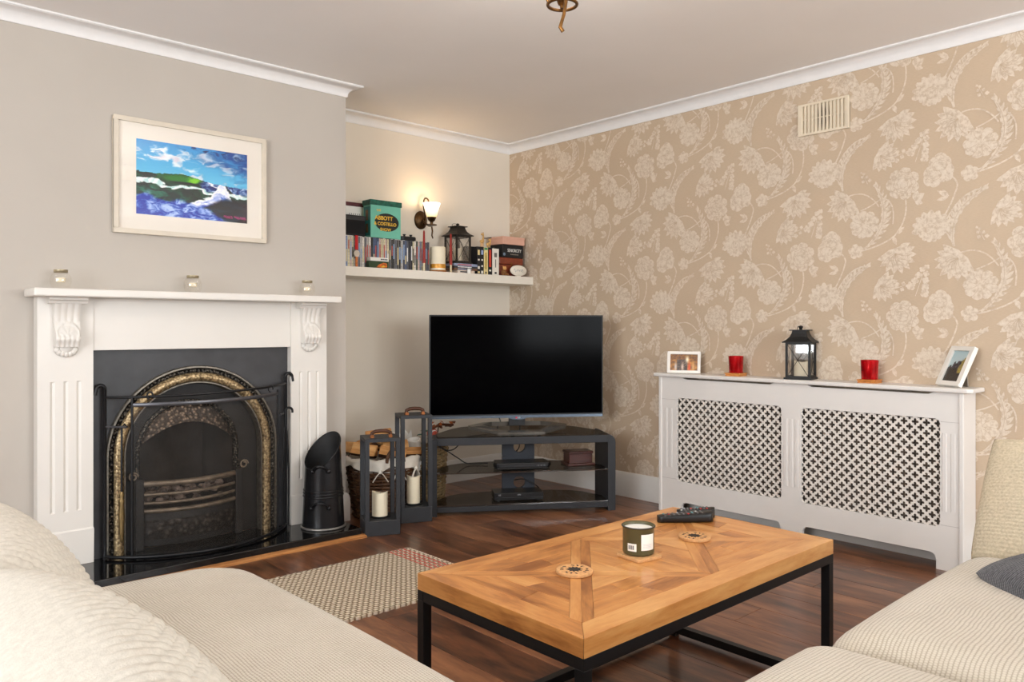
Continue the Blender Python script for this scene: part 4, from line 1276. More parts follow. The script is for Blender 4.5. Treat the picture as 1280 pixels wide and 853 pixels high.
# ---- television
nrm = Vector((.553, .833, 0))
tvp = ST+nrm*.205+Vector((.833, -.553, 0))*(-.006)
tv = thing('television', 'large black flat screen television on corner stand', 'television', (tvp.x, tvp.y, SZ+.0065), SA)
TW, TB, TT = 1.062, .082, .700
MB().box(-TW/2, -.012, TB, TW/2, .012, TT).build('bezel', black_satin, tv, bevel=.003)
MB().box(-TW/2+.012, .012, TB+.04, TW/2-.012, .045, TT-.12).build('rear_housing', black_satin, tv, bevel=.01)
scr = M('dark_screen', (2, 2, 3), .12, 0, .10, vary=0, ior=1.25)
MB().box(-TW/2+.008, -.0135, TB+.022, TW/2-.008, -.011, TT-.008).build('screen', scr, tv)
trim = M('blue_silver_trim', (120, 134, 150), .25, .7, vary=.25, nscale=3)
MB().prism([(-TW/2+.004, TB-.002), (-.06, TB-.002), (-.03, TB-.012), (.03, TB-.012), (.06, TB-.002), (TW/2-.004, TB-.002), (TW/2-.004, TB+.014), (-TW/2+.004, TB+.014)], -.0155, -.008, lambda u, v, w: (u, w, v)).build('lower_trim', trim, tv)
textobj('LG', .013, M('silver_logo', (220, 222, 226), .3, .5), tv, (.008, -.0162, TB-.001), (pi/2, 0, 0))
MB().lathe([(.0055, 0), (.0055, .0006)], 16).build('logo_disc', M('red_logo', (190, 30, 60), .4), tv, loc=(-.008, -.0158, TB-.001), rot=(pi/2, 0, 0))
# V-shaped ribbon stand: flat band bent into a wide shallow hexagon
fr2 = MB()
out_ = [(-.30, -.02), (-.285, -.05), (-.14, -.155), (.14, -.155), (.285, -.05), (.30, -.02), (.20, .07), (-.20, .07)]
inn = [(-.215, -.008), (-.20, -.03), (-.12, -.105), (.12, -.105), (.20, -.03), (.215, -.008), (.15, .04), (-.15, .04)]
zz = [.040, .036, .012, .012, .036, .040, .046, .046]
n = len(out_)
vs = [(a, b_, z) for (a, b_), z in zip(out_, zz)]+[(a, b_, z+.006) for (a, b_), z in zip(inn, zz)]+[(a, b_, 0 if z < .03 else z-.02) for (a, b_), z in zip(out_, zz)]+[(a, b_, 0 if z < .03 else z-.02) for (a, b_), z in zip(inn, zz)]
fr2.add(vs, [(i, (i+1) % n, n+(i+1) % n, n+i) for i in range(n)]+[(2*n+i, 3*n+i, 3*n+(i+1) % n, 2*n+(i+1) % n) for i in range(n)]+[(i, 2*n+i, 2*n+(i+1) % n, (i+1) % n) for i in range(n)]+[(n+i, n+(i+1) % n, 3*n+(i+1) % n, 3*n+i) for i in range(n)])
fr2.build('ribbon_stand', M('gunmetal_band', (104, 98, 90), .25, .6, vary=.1), tv)
MB().box(-.05, .0, .03, .05, .03, TB+.05).build('neck', black_satin, tv, bevel=.003)

# ---- boxes on the shelves
def onstand(x, y, z): 
    p = ST+Vector((.833, -.553, 0))*x+nrm*y; return (p.x, p.y, z)
sb = thing('set_top_box', 'black rounded set top box on middle glass shelf of TV stand', 'set top box', onstand(.0, .085, .2475), SA)
body = [(-.165, .0), (-.150, -.035), (.150, -.035), (.172, .0), (.15, .10), (-.15, .10)]
MB().prism(body, .0, .012).prism([(a*1.02, b_-.002) for a, b_ in body], .012, .040).build('case', black_plastic, sb, bevel=.006)
MB().prism([(-.135, .015), (.145, .015), (.135, .030), (-.140, .030)], -.0395, -.037, lambda u, v, w: (u, w, v)).build('front_panel', M('dark_grey_fascia', (52, 52, 54), .3, .2), sb)
for k in range(4):
    MB().lathe([(.005, 0), (.005, .002)], 12).build('button', M('button_grey', (96, 96, 98), .4, .2) if k else black_satin, sb, loc=(.075+k*.018, -.0393, .0225), rot=(pi/2, 0, 0))
dv = thing('dvd_player', 'slim black disc player on bottom glass shelf of TV stand', 'disc player', onstand(-.02, .12, .0625), SA)
MB().box(-.145, -.07, .006, .145, .07, .050).build('case', black_plastic, dv, bevel=.003)
MB().box(-.145, -.074, .022, .145, -.0705, .024).build('tray_line', M('dark_grey_fascia', (52, 52, 54)), dv)
textobj('LG', .012, M('silver_logo', (220, 222, 226)), dv, (-.115, -.0712, .038), (pi/2, 0, 0))
textobj('DVD', .009, M('silver_logo', (220, 222, 226)), dv, (0, -.0712, .038), (pi/2, 0, 0))
for s in (-1, 1):
    MB().lathe([(.012, 0), (.012, .006)], 12).build('foot', black_satin, dv, loc=(s*.12, -.05, 0))
mahog = wood('mahogany_box', (42, 14, 8), (68, 25, 14), (90, 37, 21), axis=0, stretch=8, scale=8, rough=.35, coat=.05, rnd=.05)
wb = thing('keepsake_box', 'small mahogany keepsake box with moulded lid on TV stand shelf', 'box', onstand(.362, .175, .2475), SA+radians(8))
MB().box(-.088, -.062, 0, .088, .062, .014).build('base', mahog, wb, bevel=.004)
MB().box(-.074, -.05, .014, .074, .05, .070).build('case', mahog, wb, bevel=.002)
MB().box(-.080, -.056, .070, .080, .056, .086).build('lid', mahog, wb, bevel=.005)
MB().box(-.045, -.028, .086, .045, .028, .0868).build('lid_plaque', M('dull_silver_plaque', (120, 96, 80), .4, .3), wb)
# cables
cab = M('black_cable', (18, 17, 17), .5)
def cable(label, pts, r=.0035, m=cab):
    P = [Vector(p) for p in pts]; out = []
    for i in range(len(P)-1):
        p0, p1, p2, p3 = P[max(i-1, 0)], P[i], P[i+1], P[min(i+2, len(P)-1)]
        for k in range(8):
            t = k/8
            out.append(.5*((2*p1)+(p2-p0)*t+(2*p0-5*p1+4*p2-p3)*t*t+(3*p1-p0-3*p2+p3)*t**3))
    out.append(P[-1])
    return tag(MB().tube(out, r, 6).build('cable', m, smooth=60), label, 'cable')
S = lambda x, y, z: onstand(x, y, z)
cable('thin black cable dropping from television behind stand past cable hole to set top box', [S(.02, .24, .52), S(.015, .26, .42), S(.01, .255, .34), S(-.05, .24, .30), S(-.10, .23, .27), S(-.13, .20, .262)])
cable('thin black cable looping at left end of TV stand above middle shelf', [S(-.52, .25, .43), S(-.47, .25, .36), S(-.42, .25, .33), S(-.36, .25, .29), S(-.30, .25, .256), S(-.18, .24, .256)])
cable('thin black cable sagging under left side of stand top beside wicker basket', [S(-.48, .24, .38), S(-.44, .24, .345), S(-.39, .24, .345), S(-.34, .24, .39), S(-.30, .24, .43)])
cable('thin black cable curling from disc player up through lower cable hole', [S(.06, .19, .075), S(.12, .17, .11), S(.04, .195, .16), S(-.02, .24, .15)])
cable('thin black cable hanging behind television ribbon stand', [S(-.12, .27, .56), S(-.10, .27, .50), S(-.12, .27, .47), S(-.11, .28, .462)])

# ================================================================== FLOOR LANTERNS
lan_grey = M('charcoal_lantern_paint', (46, 47, 50), .55, .05, vary=.08)
def floor_lantern(label, loc, rotz, w, h, bh, lab_c, hc, rc_):
    t = thing('floor_lantern', label, 'lantern', loc, rotz)      # origin: front left base corner; x along front, y back
    b_ = MB().box(0, 0, 0, w, w, bh); b_.build('base', lan_grey, t, bevel=.003)
    p = .022
    for x in (0, w-p):
        for y in (0, w-p): MB().box(x, y, bh, x+p, y+p, h).build('post', lan_grey, t, bevel=.001)
    mb = MB()
    for (x0, y0, x1, y1) in ((0, 0, w, p), (0, w-p, w, w), (0, p, p, w-p), (w-p, p, w, w-p)): mb.box(x0, y0, h, x1, y1, h+.018)
    mb.box(p, p, h+.012, w-p, w-p, h+.018)
    mb.build('top_frame', lan_grey, t, bevel=.001)
    MB().lathe([(.001, bh), (.052, bh), (.054, bh+.008), (.05, bh+.006), (.001, bh+.004)], 24, (w/2, w/2, 0)).build('candle_dish', black_satin, t, smooth=50)
    hz = h+.018
    hp = [(w*.22, w*.30, hz-.002), (w*.24, w*.30, hz+.024), (w*.34, w*.30, hz+.032), (w*.5, w*.30, hz+.034), (w*.66, w*.30, hz+.032), (w*.76, w*.30, hz+.024), (w*.78, w*.30, hz-.002)]
    hnd = MB().tube(hp, .010, 8, flat=(1, .8)).build('handle', leather_tan, t, smooth=60)
    for x in (.24, .76): MB().tube([(w*x, w*.30-.014, hz+.006), (w*x, w*.30+.014, hz+.006)], .0105, 8).build('handle_ring', M('copper_ring', (138, 84, 46), .45, .7, vary=.2), hnd, smooth=60)
    R = Matrix.Rotation(rotz, 3, 'Z'); c = Vector(loc)+R @ Vector((w/2, w/2, bh+.008))
    pillar('pillar_candle', lab_c, tuple(c), rc_, hc)
ang = atan2(3.403-3.476, 2.317-2.145)
floor_lantern('shorter dark grey open lantern with leather handle on floor by hearth', (2.150, 3.472, 0), ang, .183, .485, .078, 'shorter cream pillar candle in the lantern by the hearth', .128, .041)
floor_lantern('taller dark grey open lantern with leather handle beside TV stand', (2.440, 3.574, 0), ang, .176, .575, .085, 'taller cream pillar candle in the lantern beside TV stand', .155, .037)

# ================================================================== BASKETS
def wicker(name, col):
    m, nt, b_ = newmat(name)
    tc = N(nt, 'ShaderNodeTexCoord').outputs['Object']
    f = noise(nt, mapping(nt, tc, (40, 40, 110)), 1.0, 3, .7)
    c = lin(*col)
    L(nt, ramp(nt, f, [(.3, tuple(x*.35 for x in c)), (.55, c), (.8, tuple(min(1, x*1.9) for x in c))]), b_.inputs['Base Color'])
    b_.inputs['Roughness'].default_value = .6
    return m
dark_wick, light_wick = wicker('brown_willow', (92, 58, 30)), wicker('pale_willow', (150, 124, 84))
def basket(t, prof, m, nst=26, rows=17, strand=.011, sq=1.0):
    """woven basket: stakes plus waling rows that weave in and out; prof(v)->radius, height h"""
    h, rf_ = prof
    w = MB()
    for k in range(rows):
        z = .012+(h-.024)*k/(rows-1); pts = []
        N_ = nst*2
        for i in range(N_):
            a = 2*pi*i/N_
            r = rf_(z/h)+.005*(1 if (i//2+k) % 2 else -1)*(1 if i % 2 == 0 else .2)
            pts.append((r*cos(a)*sq, r*sin(a), z))
        w.tube(pts, strand/2*1.25, 6, True, flat=(1.15, .7))
    wv = w.build('woven_wall', m, t, smooth=60)
    s_ = MB()
    for i in range(nst):
        a = 2*pi*(i+.25)/nst
        s_.tube([(rf_(v)*cos(a)*sq, rf_(v)*sin(a), h*v) for v in (0, .3, .6, 1)], .004, 5)
    s_.build('stakes', m, wv, smooth=60)
    MB().lathe([(.001, .006), (rf_(0), .006)], 24, caps=False).build('bottom', m, t)
    rm = MB()
    for ph in (0, pi):
        rm.tube([((rf_(1)+.007*cos(i*.8+ph))*cos(2*pi*i/64)*sq, (rf_(1)+.007*cos(i*.8+ph))*sin(2*pi*i/64), h+.007*sin(i*.8+ph)) for i in range(64)], .007, 6, True)
    rm.build('braided_rim', m, t, smooth=60)
bc = (2.487, 3.842, 0)
bk = thing('log_basket', 'round brown wicker basket with white cloth lining holding split logs', 'basket', bc)
rfun = lambda v: .158+.047*v
basket(bk, (.335, rfun), dark_wick)
cloth = M('white_cotton_lining', (232, 224, 210), .9, vary=.05, nscale=20, bumps=.3, bscale=50)
def lining(u, v):
    a = 2*pi*u
    # from inside, over the rim and hanging outside with scalloped hem
    drop = .042+.012*sin(5*a+1)+.006*sin(11*a)
    if v < .35: r = rfun(1)-.014; z = .335-.08*(1-v/.35)
    elif v < .6:
        t = (v-.35)/.25; r = rfun(1)-.014+.034*t; z = .335+.016*sin(pi*t)+.004*sin(9*a)
    else:
        t = (v-.6)/.4; r = rfun(1)+.020+.006*sin(17*a)*t; z = .336-drop*t
    return (r*cos(a), r*sin(a), z)
MB().grid(lining, 96, 14, True).build('cloth_lining', cloth, bk, smooth=80)
for a in (radians(236), radians(262), radians(292)):
    k = Vector(((rfun(1)+.03)*cos(a), (rfun(1)+.03)*sin(a), .285))
    tb = MB().ball(k, .012, 8)
    for s in (-1, 1):
        tb.tube([k, k+Vector((s*.018*-sin(a), s*.018*cos(a), -.018)), k+Vector((s*.042*-sin(a), s*.042*cos(a), -.055))], [.005, .006, .007], 6, flat=(.5, 1))
    tb.build('tie', cloth, bk, smooth=60)
hp = [(rfun(1)+.012, a) for a in [0]]
for a in (radians(258),):
    base = Vector(((rfun(1)+.010)*cos(a), (rfun(1)+.010)*sin(a), 0)); tn = Vector((-sin(a), cos(a), 0))
    MB().tube([tuple(base+tn*(.05*cos(t))+Vector((0, 0, .33+.075*sin(t)))) for t in [pi*i/14 for i in range(15)]], .010, 8).build('handle', dark_wick, bk, smooth=60)
log_side = wood('split_log_face', (160, 100, 48), (206, 150, 88), (232, 190, 132), axis=0, stretch=7, scale=6, rough=.8, rnd=.2, bmp=.3)
bark = M('rough_bark', (92, 60, 38), .9, vary=.4, nscale=30, bumps=.8, bscale=40)
logs = [(-.125, -.02, .385, -6, 8, .14, .046), (-.005, -.125, .368, 4, 10, .15, .042), (.075, -.03, .385, 25, -4, .15, .042), (-.045, .065, .408, -18, -20, .15, .045),
        (-.115, .105, .385, 10, 4, .12, .040), (.06, .09, .385, -6, 8, .15, .042), (.150, -.105, .355, 10, 0, .09, .038), (-.005, .02, .452, 14, -6, .15, .044)]
names = ['split log with flat pale face at left edge of wicker basket', 'split log lying across front of wicker basket behind shorter lantern', 'split log angled at right of wicker basket', 'split log tilted upwards in middle of wicker basket',
         'rough barked log at back left of wicker basket', 'split log at back right of wicker basket', 'short split log end showing by white lining beside taller lantern', 'topmost split log with pointed ridge on log pile']
for (x, y, z, rz, ry, ln, r), lb in zip(logs, names):
    lg = thing('split_log', lb, 'log', (bc[0]+x, bc[1]+y, z), 0, None)
    lg.rotation_euler = (radians(random.uniform(-25, 25)), radians(ry), radians(rz-42))
    poly = [(-r, -r*.55), (r, -r*.55), (r*.25, r*.8), (-r*.2, r*.75)]
    mb = MB().prism(poly, -ln/2, ln/2, lambda u, v, w: (w, u, v)); mb.build('timber', log_side, lg, bevel=.004)
    a_ = MB().grid(lambda u, v: (-ln/2*.99+ln*.98*v, r*(1.02-2.04*u), -r*.55-.012*sin(pi*u)-.001), 8, 6); a_.build('bark', bark, lg, smooth=60)
# second, paler basket behind with wrapping things
b2c = (2.900, 4.025, 0)
b2 = thing('wicker_basket', 'pale round wicker basket behind taller lantern holding a parcel and greenery', 'basket', b2c)
rfun2 = lambda v: .145+.018*v
basket(b2, (.315, rfun2), light_wick, 22, 18, .010)
pc = thing('paper_roll', 'white paper roll sticking out of pale wicker basket', 'paper roll', (b2c[0]-.055, b2c[1]-.06, .01))
pc.rotation_euler = (radians(8), radians(-12), 0)
MB().lathe([(.036, 0), (.04, .40), (.036, .402), (.033, .39), (.03, .01)], 20, caps=False).lathe([(.001, .002), (.036, .002)], 20, caps=False).build('sheet', card_white, pc, smooth=40)
MB().tube([(.037, 0, .1), (.041, 0, .39)], .002, 5).build('sheet_edge', M('grey_print', (150, 150, 150), .7), pc)
pb = thing('paper_bag', 'crumpled white paper bag standing in pale wicker basket', 'paper bag', (b2c[0]-.07, b2c[1]+.055, .01))
def bagf(u, v):
    a = 2*pi*u; w_ = .062+.006*sin(3*a+5*v)
    k = abs(cos(a))**.6*(1 if cos(a) > 0 else -1); l_ = abs(sin(a))**.6*(1 if sin(a) > 0 else -1)
    return (w_*k, .042*l_+.004*sin(9*v+3*a), .41*v+(.02*sin(4*a) if v > .9 else 0))
MB().grid(bagf, 32, 12, True).build('bag_wall', card_white, pb, smooth=40)
pb.rotation_euler = (0, radians(-8), radians(25))
gm = M('dark_green_leaf', (18, 84, 52), .4, 0, .5, vary=.3, nscale=30)
gr = thing('artificial_greenery', 'dark green leafy sprig in pale wicker basket behind taller lantern', 'greenery', (b2c[0]+.035, b2c[1]-.03, .012))
MB().tube([(0, 0, 0), (.004, 0, .2), (0, -.004, .38)], .004, 6).build('stem', gm, gr, smooth=60)
for k, (a, z, ln) in enumerate(((200, .33, .085), (250, .36, .09), (300, .345, .08), (160, .38, .075), (30, .38, .07), (270, .31, .06), (100, .40, .07))):
    a = radians(a)
    def leaf(u, v, a=a, z=z, ln=ln):
        w_ = .026*sin(pi*min(1, u*.96+.02))*(v-.5)*2
        return (ln*u*cos(a)-w_*sin(a), ln*u*sin(a)+w_*cos(a), z+.5*ln*u-.4*ln*u*u+.006*abs(v-.5))
    MB().grid(leaf, 9, 5).build('leaf', gm, gr, smooth=60)
bu = thing('bauble', 'red and white striped bauble among the things in pale wicker basket', 'bauble', (2.945, 3.968, .412))
MB().ball((0, 0, 0), .034, 16).build('ball', M('coral_red', (206, 84, 62), .45, vary=.1), bu, smooth=60)
MB().tube([(.0345*cos(a)*.6-.005, -.0345*.72, .0345*sin(a)*.6) for a in [2*pi*i/16 for i in range(16)]], .004, 6, True).build('ring_mark', card_white, bu, smooth=60)
MB().lathe([(.001, -.400), (.012, -.400), (.006, -.03), (.001, -.03)], 10).build('stick', M('pale_stick', (190, 160, 120), .7), bu, smooth=60)
gl_ = thing('dried_leaf_sprig', 'orange brown dried leaf sprig rising from pale wicker basket behind TV stand', 'dried leaves', (2.995, 3.965, .425))
orng = [M('russet_leaf', (166, 84, 34), .6, vary=.3, nscale=40), M('brown_leaf', (98, 52, 26), .6, vary=.3, nscale=40)]
MB().tube([(-.06, -.02, .02), (0, 0, .04), (.05, -.01, .035), (.10, -.02, .03)], .008, 6).tube([(0, 0, .04), (-.02, .01, -.10), (-.04, .02, -.412)], .004, 6).build('cord', orng[1], gl_, smooth=60)
rg = random.Random(8)
for k in range(14):
    t = k/13; c = (-.065+.18*t, -.01+rg.uniform(-.012, .012), .035+rg.uniform(-.01, .016))
    a = rg.uniform(0, 6)
    MB().grid(lambda u, v: (c[0]+.036*(u-.3)*cos(a)-.03*(v-.5)*sin(pi*u)*sin(a), c[1]+.036*(u-.3)*sin(a)+.03*(v-.5)*sin(pi*u)*cos(a), c[2]+.012*sin(3*u+k)), 6, 4).build('leaf', orng[k % 2], gl_, smooth=60)
# ================================================================== WALL SHELF
SHZ = 1.442; SHF = 4.050
sh = tag(MB().box(BX1+.001, SHF, SHZ-.056, XW-.001, YB-.001, SHZ).build('wall_shelf', M('cream_shelf_paint', (236, 228, 214), .5, vary=.02), bevel=.003), 'thick cream floating shelf across the alcove', 'shelf')
def SX(px, Y=4.10): return ony(px, 320, Y).x
def SZ_(px, py, Y=4.10): return ony(px, py, Y).z

# ---- row of film cases
rd = random.Random(21)
spine_cols = [(40, 40, 44), (84, 86, 94), (200, 198, 194), (70, 86, 118), (140, 146, 158), (222, 216, 206), (120, 60, 56), (92, 98, 86), (172, 168, 162), (56, 60, 74), (196, 172, 160), (116, 134, 166), (30, 30, 32), (206, 196, 160)]
clear_case = [M('case_plastic_%s' % n_, c, .35) for n_, c in (('black', (26, 26, 28)), ('grey', (96, 98, 102)), ('white', (210, 206, 200)))]
spine_m = [M('spine_ink_%d' % i, c, .35, coat=.3, vary=.35, nscale=70) for i, c in enumerate(spine_cols)]
title_m = [M('spine_title_%d' % i, c, .4, vary=.3, nscale=90) for i, c in enumerate([(236, 232, 224), (176, 84, 76), (206, 190, 140), (60, 60, 66), (140, 164, 196)])]
cw_, cd_, ch_ = .0143, .136, .190
case_mesh = MB().box(-cw_/2, 0, 0, cw_/2, cd_, ch_)
sp_mesh = MB().box(-cw_/2+.0012, -.0008, .003, cw_/2-.0012, .0005, ch_-.003)
tt_mesh = MB().box(-cw_/2+.0035, -.0014, .0, cw_/2-.0035, -.0005, 1)
colw = {0: 'black', 1: 'dark grey', 2: 'pale grey', 3: 'navy blue', 4: 'steel grey', 5: 'cream', 6: 'dark red', 7: 'olive', 8: 'light grey', 9: 'blue black', 10: 'dusty pink', 11: 'mid blue', 12: 'jet black', 13: 'straw yellow'}
x = 2.302; k = 0
proto = {}
while x < SX(537):
    ci = rd.randrange(len(spine_cols))
    if SX(466) < x < SX(486): ci = rd.choice([2, 5, 8, 13, 11, 3, 10])
    if SX(489) < x < SX(500): ci = rd.choice([0, 12, 7, 1])
    ti = rd.randrange(5); hh = rd.uniform(.05, .11)
    where = 'left of teal tin' if x < SX(463) else 'under teal tin' if x < SX(502) else 'right of teal tin'
    used_l = globals().setdefault('used_l', set())
    while (ci, hh < .08, ti, where) in used_l: ti = rd.randrange(5); hh = rd.uniform(.05, .11)
    used_l.add((ci, hh < .08, ti, where))
    t = thing('film_case', 'slim film case with %s spine and %s %s title, %s' % (colw[ci], 'short' if hh < .08 else 'long', ('white', 'dull red', 'straw', 'charcoal', 'pale blue')[ti], where), 'film case', (x+cw_/2, 4.103+rd.uniform(0, .006), SHZ), 0, 'film cases in a row on the alcove shelf')
    cm = rd.randrange(3)
    for key, mbx, nm, mt in ((('c', cm), case_mesh, 'case', clear_case[cm]), (('s', ci), sp_mesh, 'spine_sleeve', spine_m[ci])):
        if key not in proto: proto[key] = mbx.mesh(nm, mt)
        o = bpy.data.objects.new(nm, proto[key]); C.objects.link(o); o.parent = t
    if ('t', ti) not in proto: proto[('t', ti)] = tt_mesh.mesh('title_strip', title_m[ti])
    o = bpy.data.objects.new('title_strip', proto[('t', ti)]); C.objects.link(o); o.parent = t; o.location = (0, 0, rd.uniform(.03, .16-hh*.9)); o.scale = (1, 1, hh)
    x += cw_+.0004; k += 1
DT = SHZ+ch_

# ---- things lying on or in front of the film cases
spk = thing('speaker', 'small black speaker box on film cases beside teal tin', 'speaker', (SX(443, 4.13), 4.120, DT))
MB().box(-.10, 0, .0, .072, .10, .128).build('case', black_satin, spk, bevel=.008)
MB().box(-.092, -.003, .014, .064, .001, .095).build('grille_cloth', M('black_speaker_cloth', (20, 19, 19), .9, bumps=.4, bscale=300), spk)
MB().box(-.092, -.002, .100, .064, .001, .120).build('control_strip', M('dark_grey_fascia', (52, 52, 54)), spk)
for kk in range(6): MB().tube([(-.03+kk*.014, .02, .128), (-.03+kk*.014+.003, .02, .140)], .002, 5).build('knob', M('button_grey', (96, 96, 98)), spk)
lb_ = thing('lidded_box', 'white cardboard box with thin burgundy lid behind black speaker', 'box', (SX(441, 4.235), 4.226, DT))
MB().box(-.11, 0, 0, .095, .07, .205).build('carton', card_white, lb_, bevel=.002)
MB().box(-.113, -.003, .198, .098, .072, .222).build('lid', M('burgundy_card', (92, 42, 46), .6, vary=.2, nscale=60), lb_, bevel=.002)
# teal tin with lettering
X0, X1 = SX(463.5), SX(501)
tin = thing('tin_box', 'teal tin box with yellow lettering in a black oval on film cases', 'tin', ((X0+X1)/2, 4.100, DT+.0005))
TWd = X1-X0; TH = .232
teal = M('teal_enamel', (112, 190, 166), .4, .1, coat=.2, vary=.05)
tteal = M('deep_teal_side', (44, 120, 112), .4, .1, vary=.1)
MB().box(-TWd/2, 0, 0, TWd/2, .085, TH-.03).build('body', teal, tin, bevel=.002)
MB().box(-TWd/2-.001, .006, .012, -TWd/2+.001, .079, TH-.042).build('side_panel', tteal, tin)
for z0, z1 in ((.03, .085), (.105, .17)): MB().box(-TWd/2-.0016, .03, z0, -TWd/2, .056, z1).build('side_picture', M('brown_picture', (120, 84, 48), .5, vary=.4, nscale=60), tin)
MB().box(-TWd/2-.006, -.005, TH-.032, TWd/2+.006, .090, TH).build('lid', M('dark_green_patterned_lid', (30, 92, 74), .4, .1, vary=.45, nscale=45), tin, bevel=.003)
MB().lathe([(.001, 0), (1, 0), (1, .001), (.001, .001)], 40).build('black_oval', M('oval_black', (30, 32, 28), .5), tin, loc=(.006, -.0002, .098), rot=(pi/2, 0, 0)).scale = (TWd*.40, .056, 1)
yel = M('tin_yellow', (238, 190, 62), .5, vary=.1)
textobj('THE', .017, yel, tin, (-TWd*.25, -.0016, .168), (pi/2, radians(-6), 0), bold=True)
textobj('ABBOTT', .034, yel, tin, (-.016, -.0016, .122), (pi/2, 0, 0), bold=True)
textobj('& COSTELLO', .028, yel, tin, (-.006, -.0016, .087), (pi/2, 0, 0), bold=True)
textobj('SHOW', .026, yel, tin, (-.004, -.0016, .052), (pi/2, 0, 0), bold=True)
# flat black handset on the cases
gp_ = thing('game_controller', 'flat black game controller lying on film cases beside teal tin', 'controller', (SX(512), 4.135, DT))
MB().prism([(-.06, -.02), (-.045, -.035), (.045, -.035), (.06, -.02), (.066, .03), (.045, .035), (.02, .005), (-.02, .005), (-.045, .035), (-.066, .03)], 0, .026).build('shell', black_plastic, gp_, bevel=.006)
for s in (-1, 1): MB().lathe([(.008, .026), (.006, .034), (.010, .036), (.010, .040), (.001, .041)], 12).build('thumb_stick', black_satin, gp_, loc=(s*.025, -.012, 0))
# small stacked boxes in front
Xb0, Xb1 = SX(461, 4.066), SX(485.5, 4.066)
gbx = thing('game_box', 'small green box with orange picture lying in front of film cases', 'box', ((Xb0+Xb1)/2, 4.062, SHZ))
MB().box(-(Xb1-Xb0)/2, 0, 0, (Xb1-Xb0)/2, .036, .042).build('carton', M('dark_green_card', (44, 66, 36), .5, vary=.25, nscale=40), gbx, bevel=.002)
MB().prism([(-.02, .004), (.0, .022), (.03, .034), (.055, .030), (.058, .008), (.03, .003)], -.0012, .0005, lambda u, v, w: (u, w, v)).build('picture', M('orange_picture', (206, 104, 34), .5, vary=.5, nscale=60), gbx)
MB().prism([(.012, .006), (.03, .018), (.046, .008)], -.0018, -.0008, lambda u, v, w: (u, w, v)).build('picture_detail', M('yellow_picture', (226, 196, 60), .5), gbx)
wbx = thing('slim_box', 'slim pale box with small dark lettering on top of small green box', 'box', ((Xb0+Xb1)/2+.004, 4.062, SHZ+.0425))
MB().box(-(Xb1-Xb0)/2+.004, 0, 0, (Xb1-Xb0)/2-.006, .036, .022).build('carton', card_white, wbx, bevel=.0015)
for kk in range(4): MB().box(.008+kk*.013, -.0008, .007, .017+kk*.013, .0002, .015).build('letter_mark', black_satin, wbx)
# ribbon medal
md = thing('ribbon_medal', 'red ribbon with round silver disc hanging in front of film cases', 'medal', (SX(445.5, 4.095), 4.093, SHZ))
MB().box(-.010, -.001, .105, .010, .001, .189).build('ribbon', M('scarlet_ribbon', (190, 28, 30), .7, vary=.1), md)
MB().box(-.010, -.001, .189, .010, .02, .1915).build('ribbon_fold', M('scarlet_ribbon', (190, 28, 30)), md)
MB().lathe([(.001, -.002), (.019, -.002), (.021, 0), (.019, .002), (.001, .002)], 24).build('disc', M('pale_silver', (206, 198, 186), .3, .6), md, loc=(0, -.001, .082), rot=(pi/2, 0, 0))
MB().box(-.007, -.002, 0, .007, .002, .064).build('tail', M('copper_orange', (196, 112, 58), .5, .2, vary=.3, nscale=60), md)
# tapers
taper_red = M('dark_red_taper', (150, 44, 34), .5, 0, .4, vary=.06)
for px, top, near in ((530, 288, 'front of film cases below wall lamp'), (563.5, 292, 'front of black lantern on the shelf')):
    z1 = SZ_(px, top, 4.075)
    tp_ = thing('taper_candle', 'tall thin dark red taper candle standing in %s' % near, 'candle', (SX(px, 4.075), 4.075, SHZ))
    hgt = z1-SHZ
    MB().lathe([(.001, 0), (.009, 0), (.009, .05), (.001, .05)], 12).build('holder', M('pale_gold_rim', (190, 168, 120)), tp_, smooth=40)
    MB().lathe([(.0105, .05), (.0105, .07), (.006, hgt-.01), (.002, hgt), (.001, hgt)], 12).build('wax', taper_red, tp_, smooth=40)
# white pillar with amber band
pw = thing('banded_candle', 'wide white pillar candle with amber band and brown base on the shelf', 'candle', (SX(548.5, 4.10), 4.110, SHZ))
MB().lathe([(.001, 0), (.056, 0), (.058, .003), (.058, .012), (.001, .012)], 28).build('base', M('amber_brown_base', (150, 92, 36), .3, coat=.4), pw, smooth=40)
MB().lathe([(.050, .012), (.0505, .022), (.0505, .025)], 28, caps=False).build('lower_wax', cream_wax, pw, smooth=40)
MB().lathe([(.0515, .025), (.0515, .052)], 28, caps=False).build('amber_band', M('amber_band', (208, 146, 50), .35, .2, vary=.2, nscale=50), pw, smooth=40)
MB().lathe([(.050, .052), (.0505, .158), (.048, .165), (.046, .160), (.001, .156)], 28, caps=False).build('upper_wax', cream_wax, pw, smooth=40)
# stacked cases under the shelf lantern
Xs0, Xs1 = SX(567, 4.09), SX(597, 4.09)
zz_ = SHZ
for kk, (c, hh, nm) in enumerate((((222, 206, 190), .022, 'pink and cream'), ((120, 84, 60), .014, 'brown and grey'), ((60, 60, 66), .014, 'charcoal'), ((150, 162, 190), .017, 'pale blue'))):
    t = thing('flat_book', 'flat lying %s book in the stack under black shelf lantern' % nm, 'book', ((Xs0+Xs1)/2+rd.uniform(-.003, .003), 4.085, zz_))
    hwid = (Xs1-Xs0)/2-(.03 if kk == 0 else .004)
    MB().box(-hwid, 0, 0, hwid, .16, hh-.0006).build('cover', M('book_%s' % nm.replace(' ', '_'), c, .5, vary=.25, nscale=60), t, bevel=.001)
    MB().box(-hwid*.7, -.0008, hh*.3, hwid*.5, .0002, hh*.7).build('title_strip', title_m[(kk+3) % 5], t)
    zz_ += hh
bronze_black = M('weathered_bronze_black', (52, 46, 40), .5, .4, vary=.2)
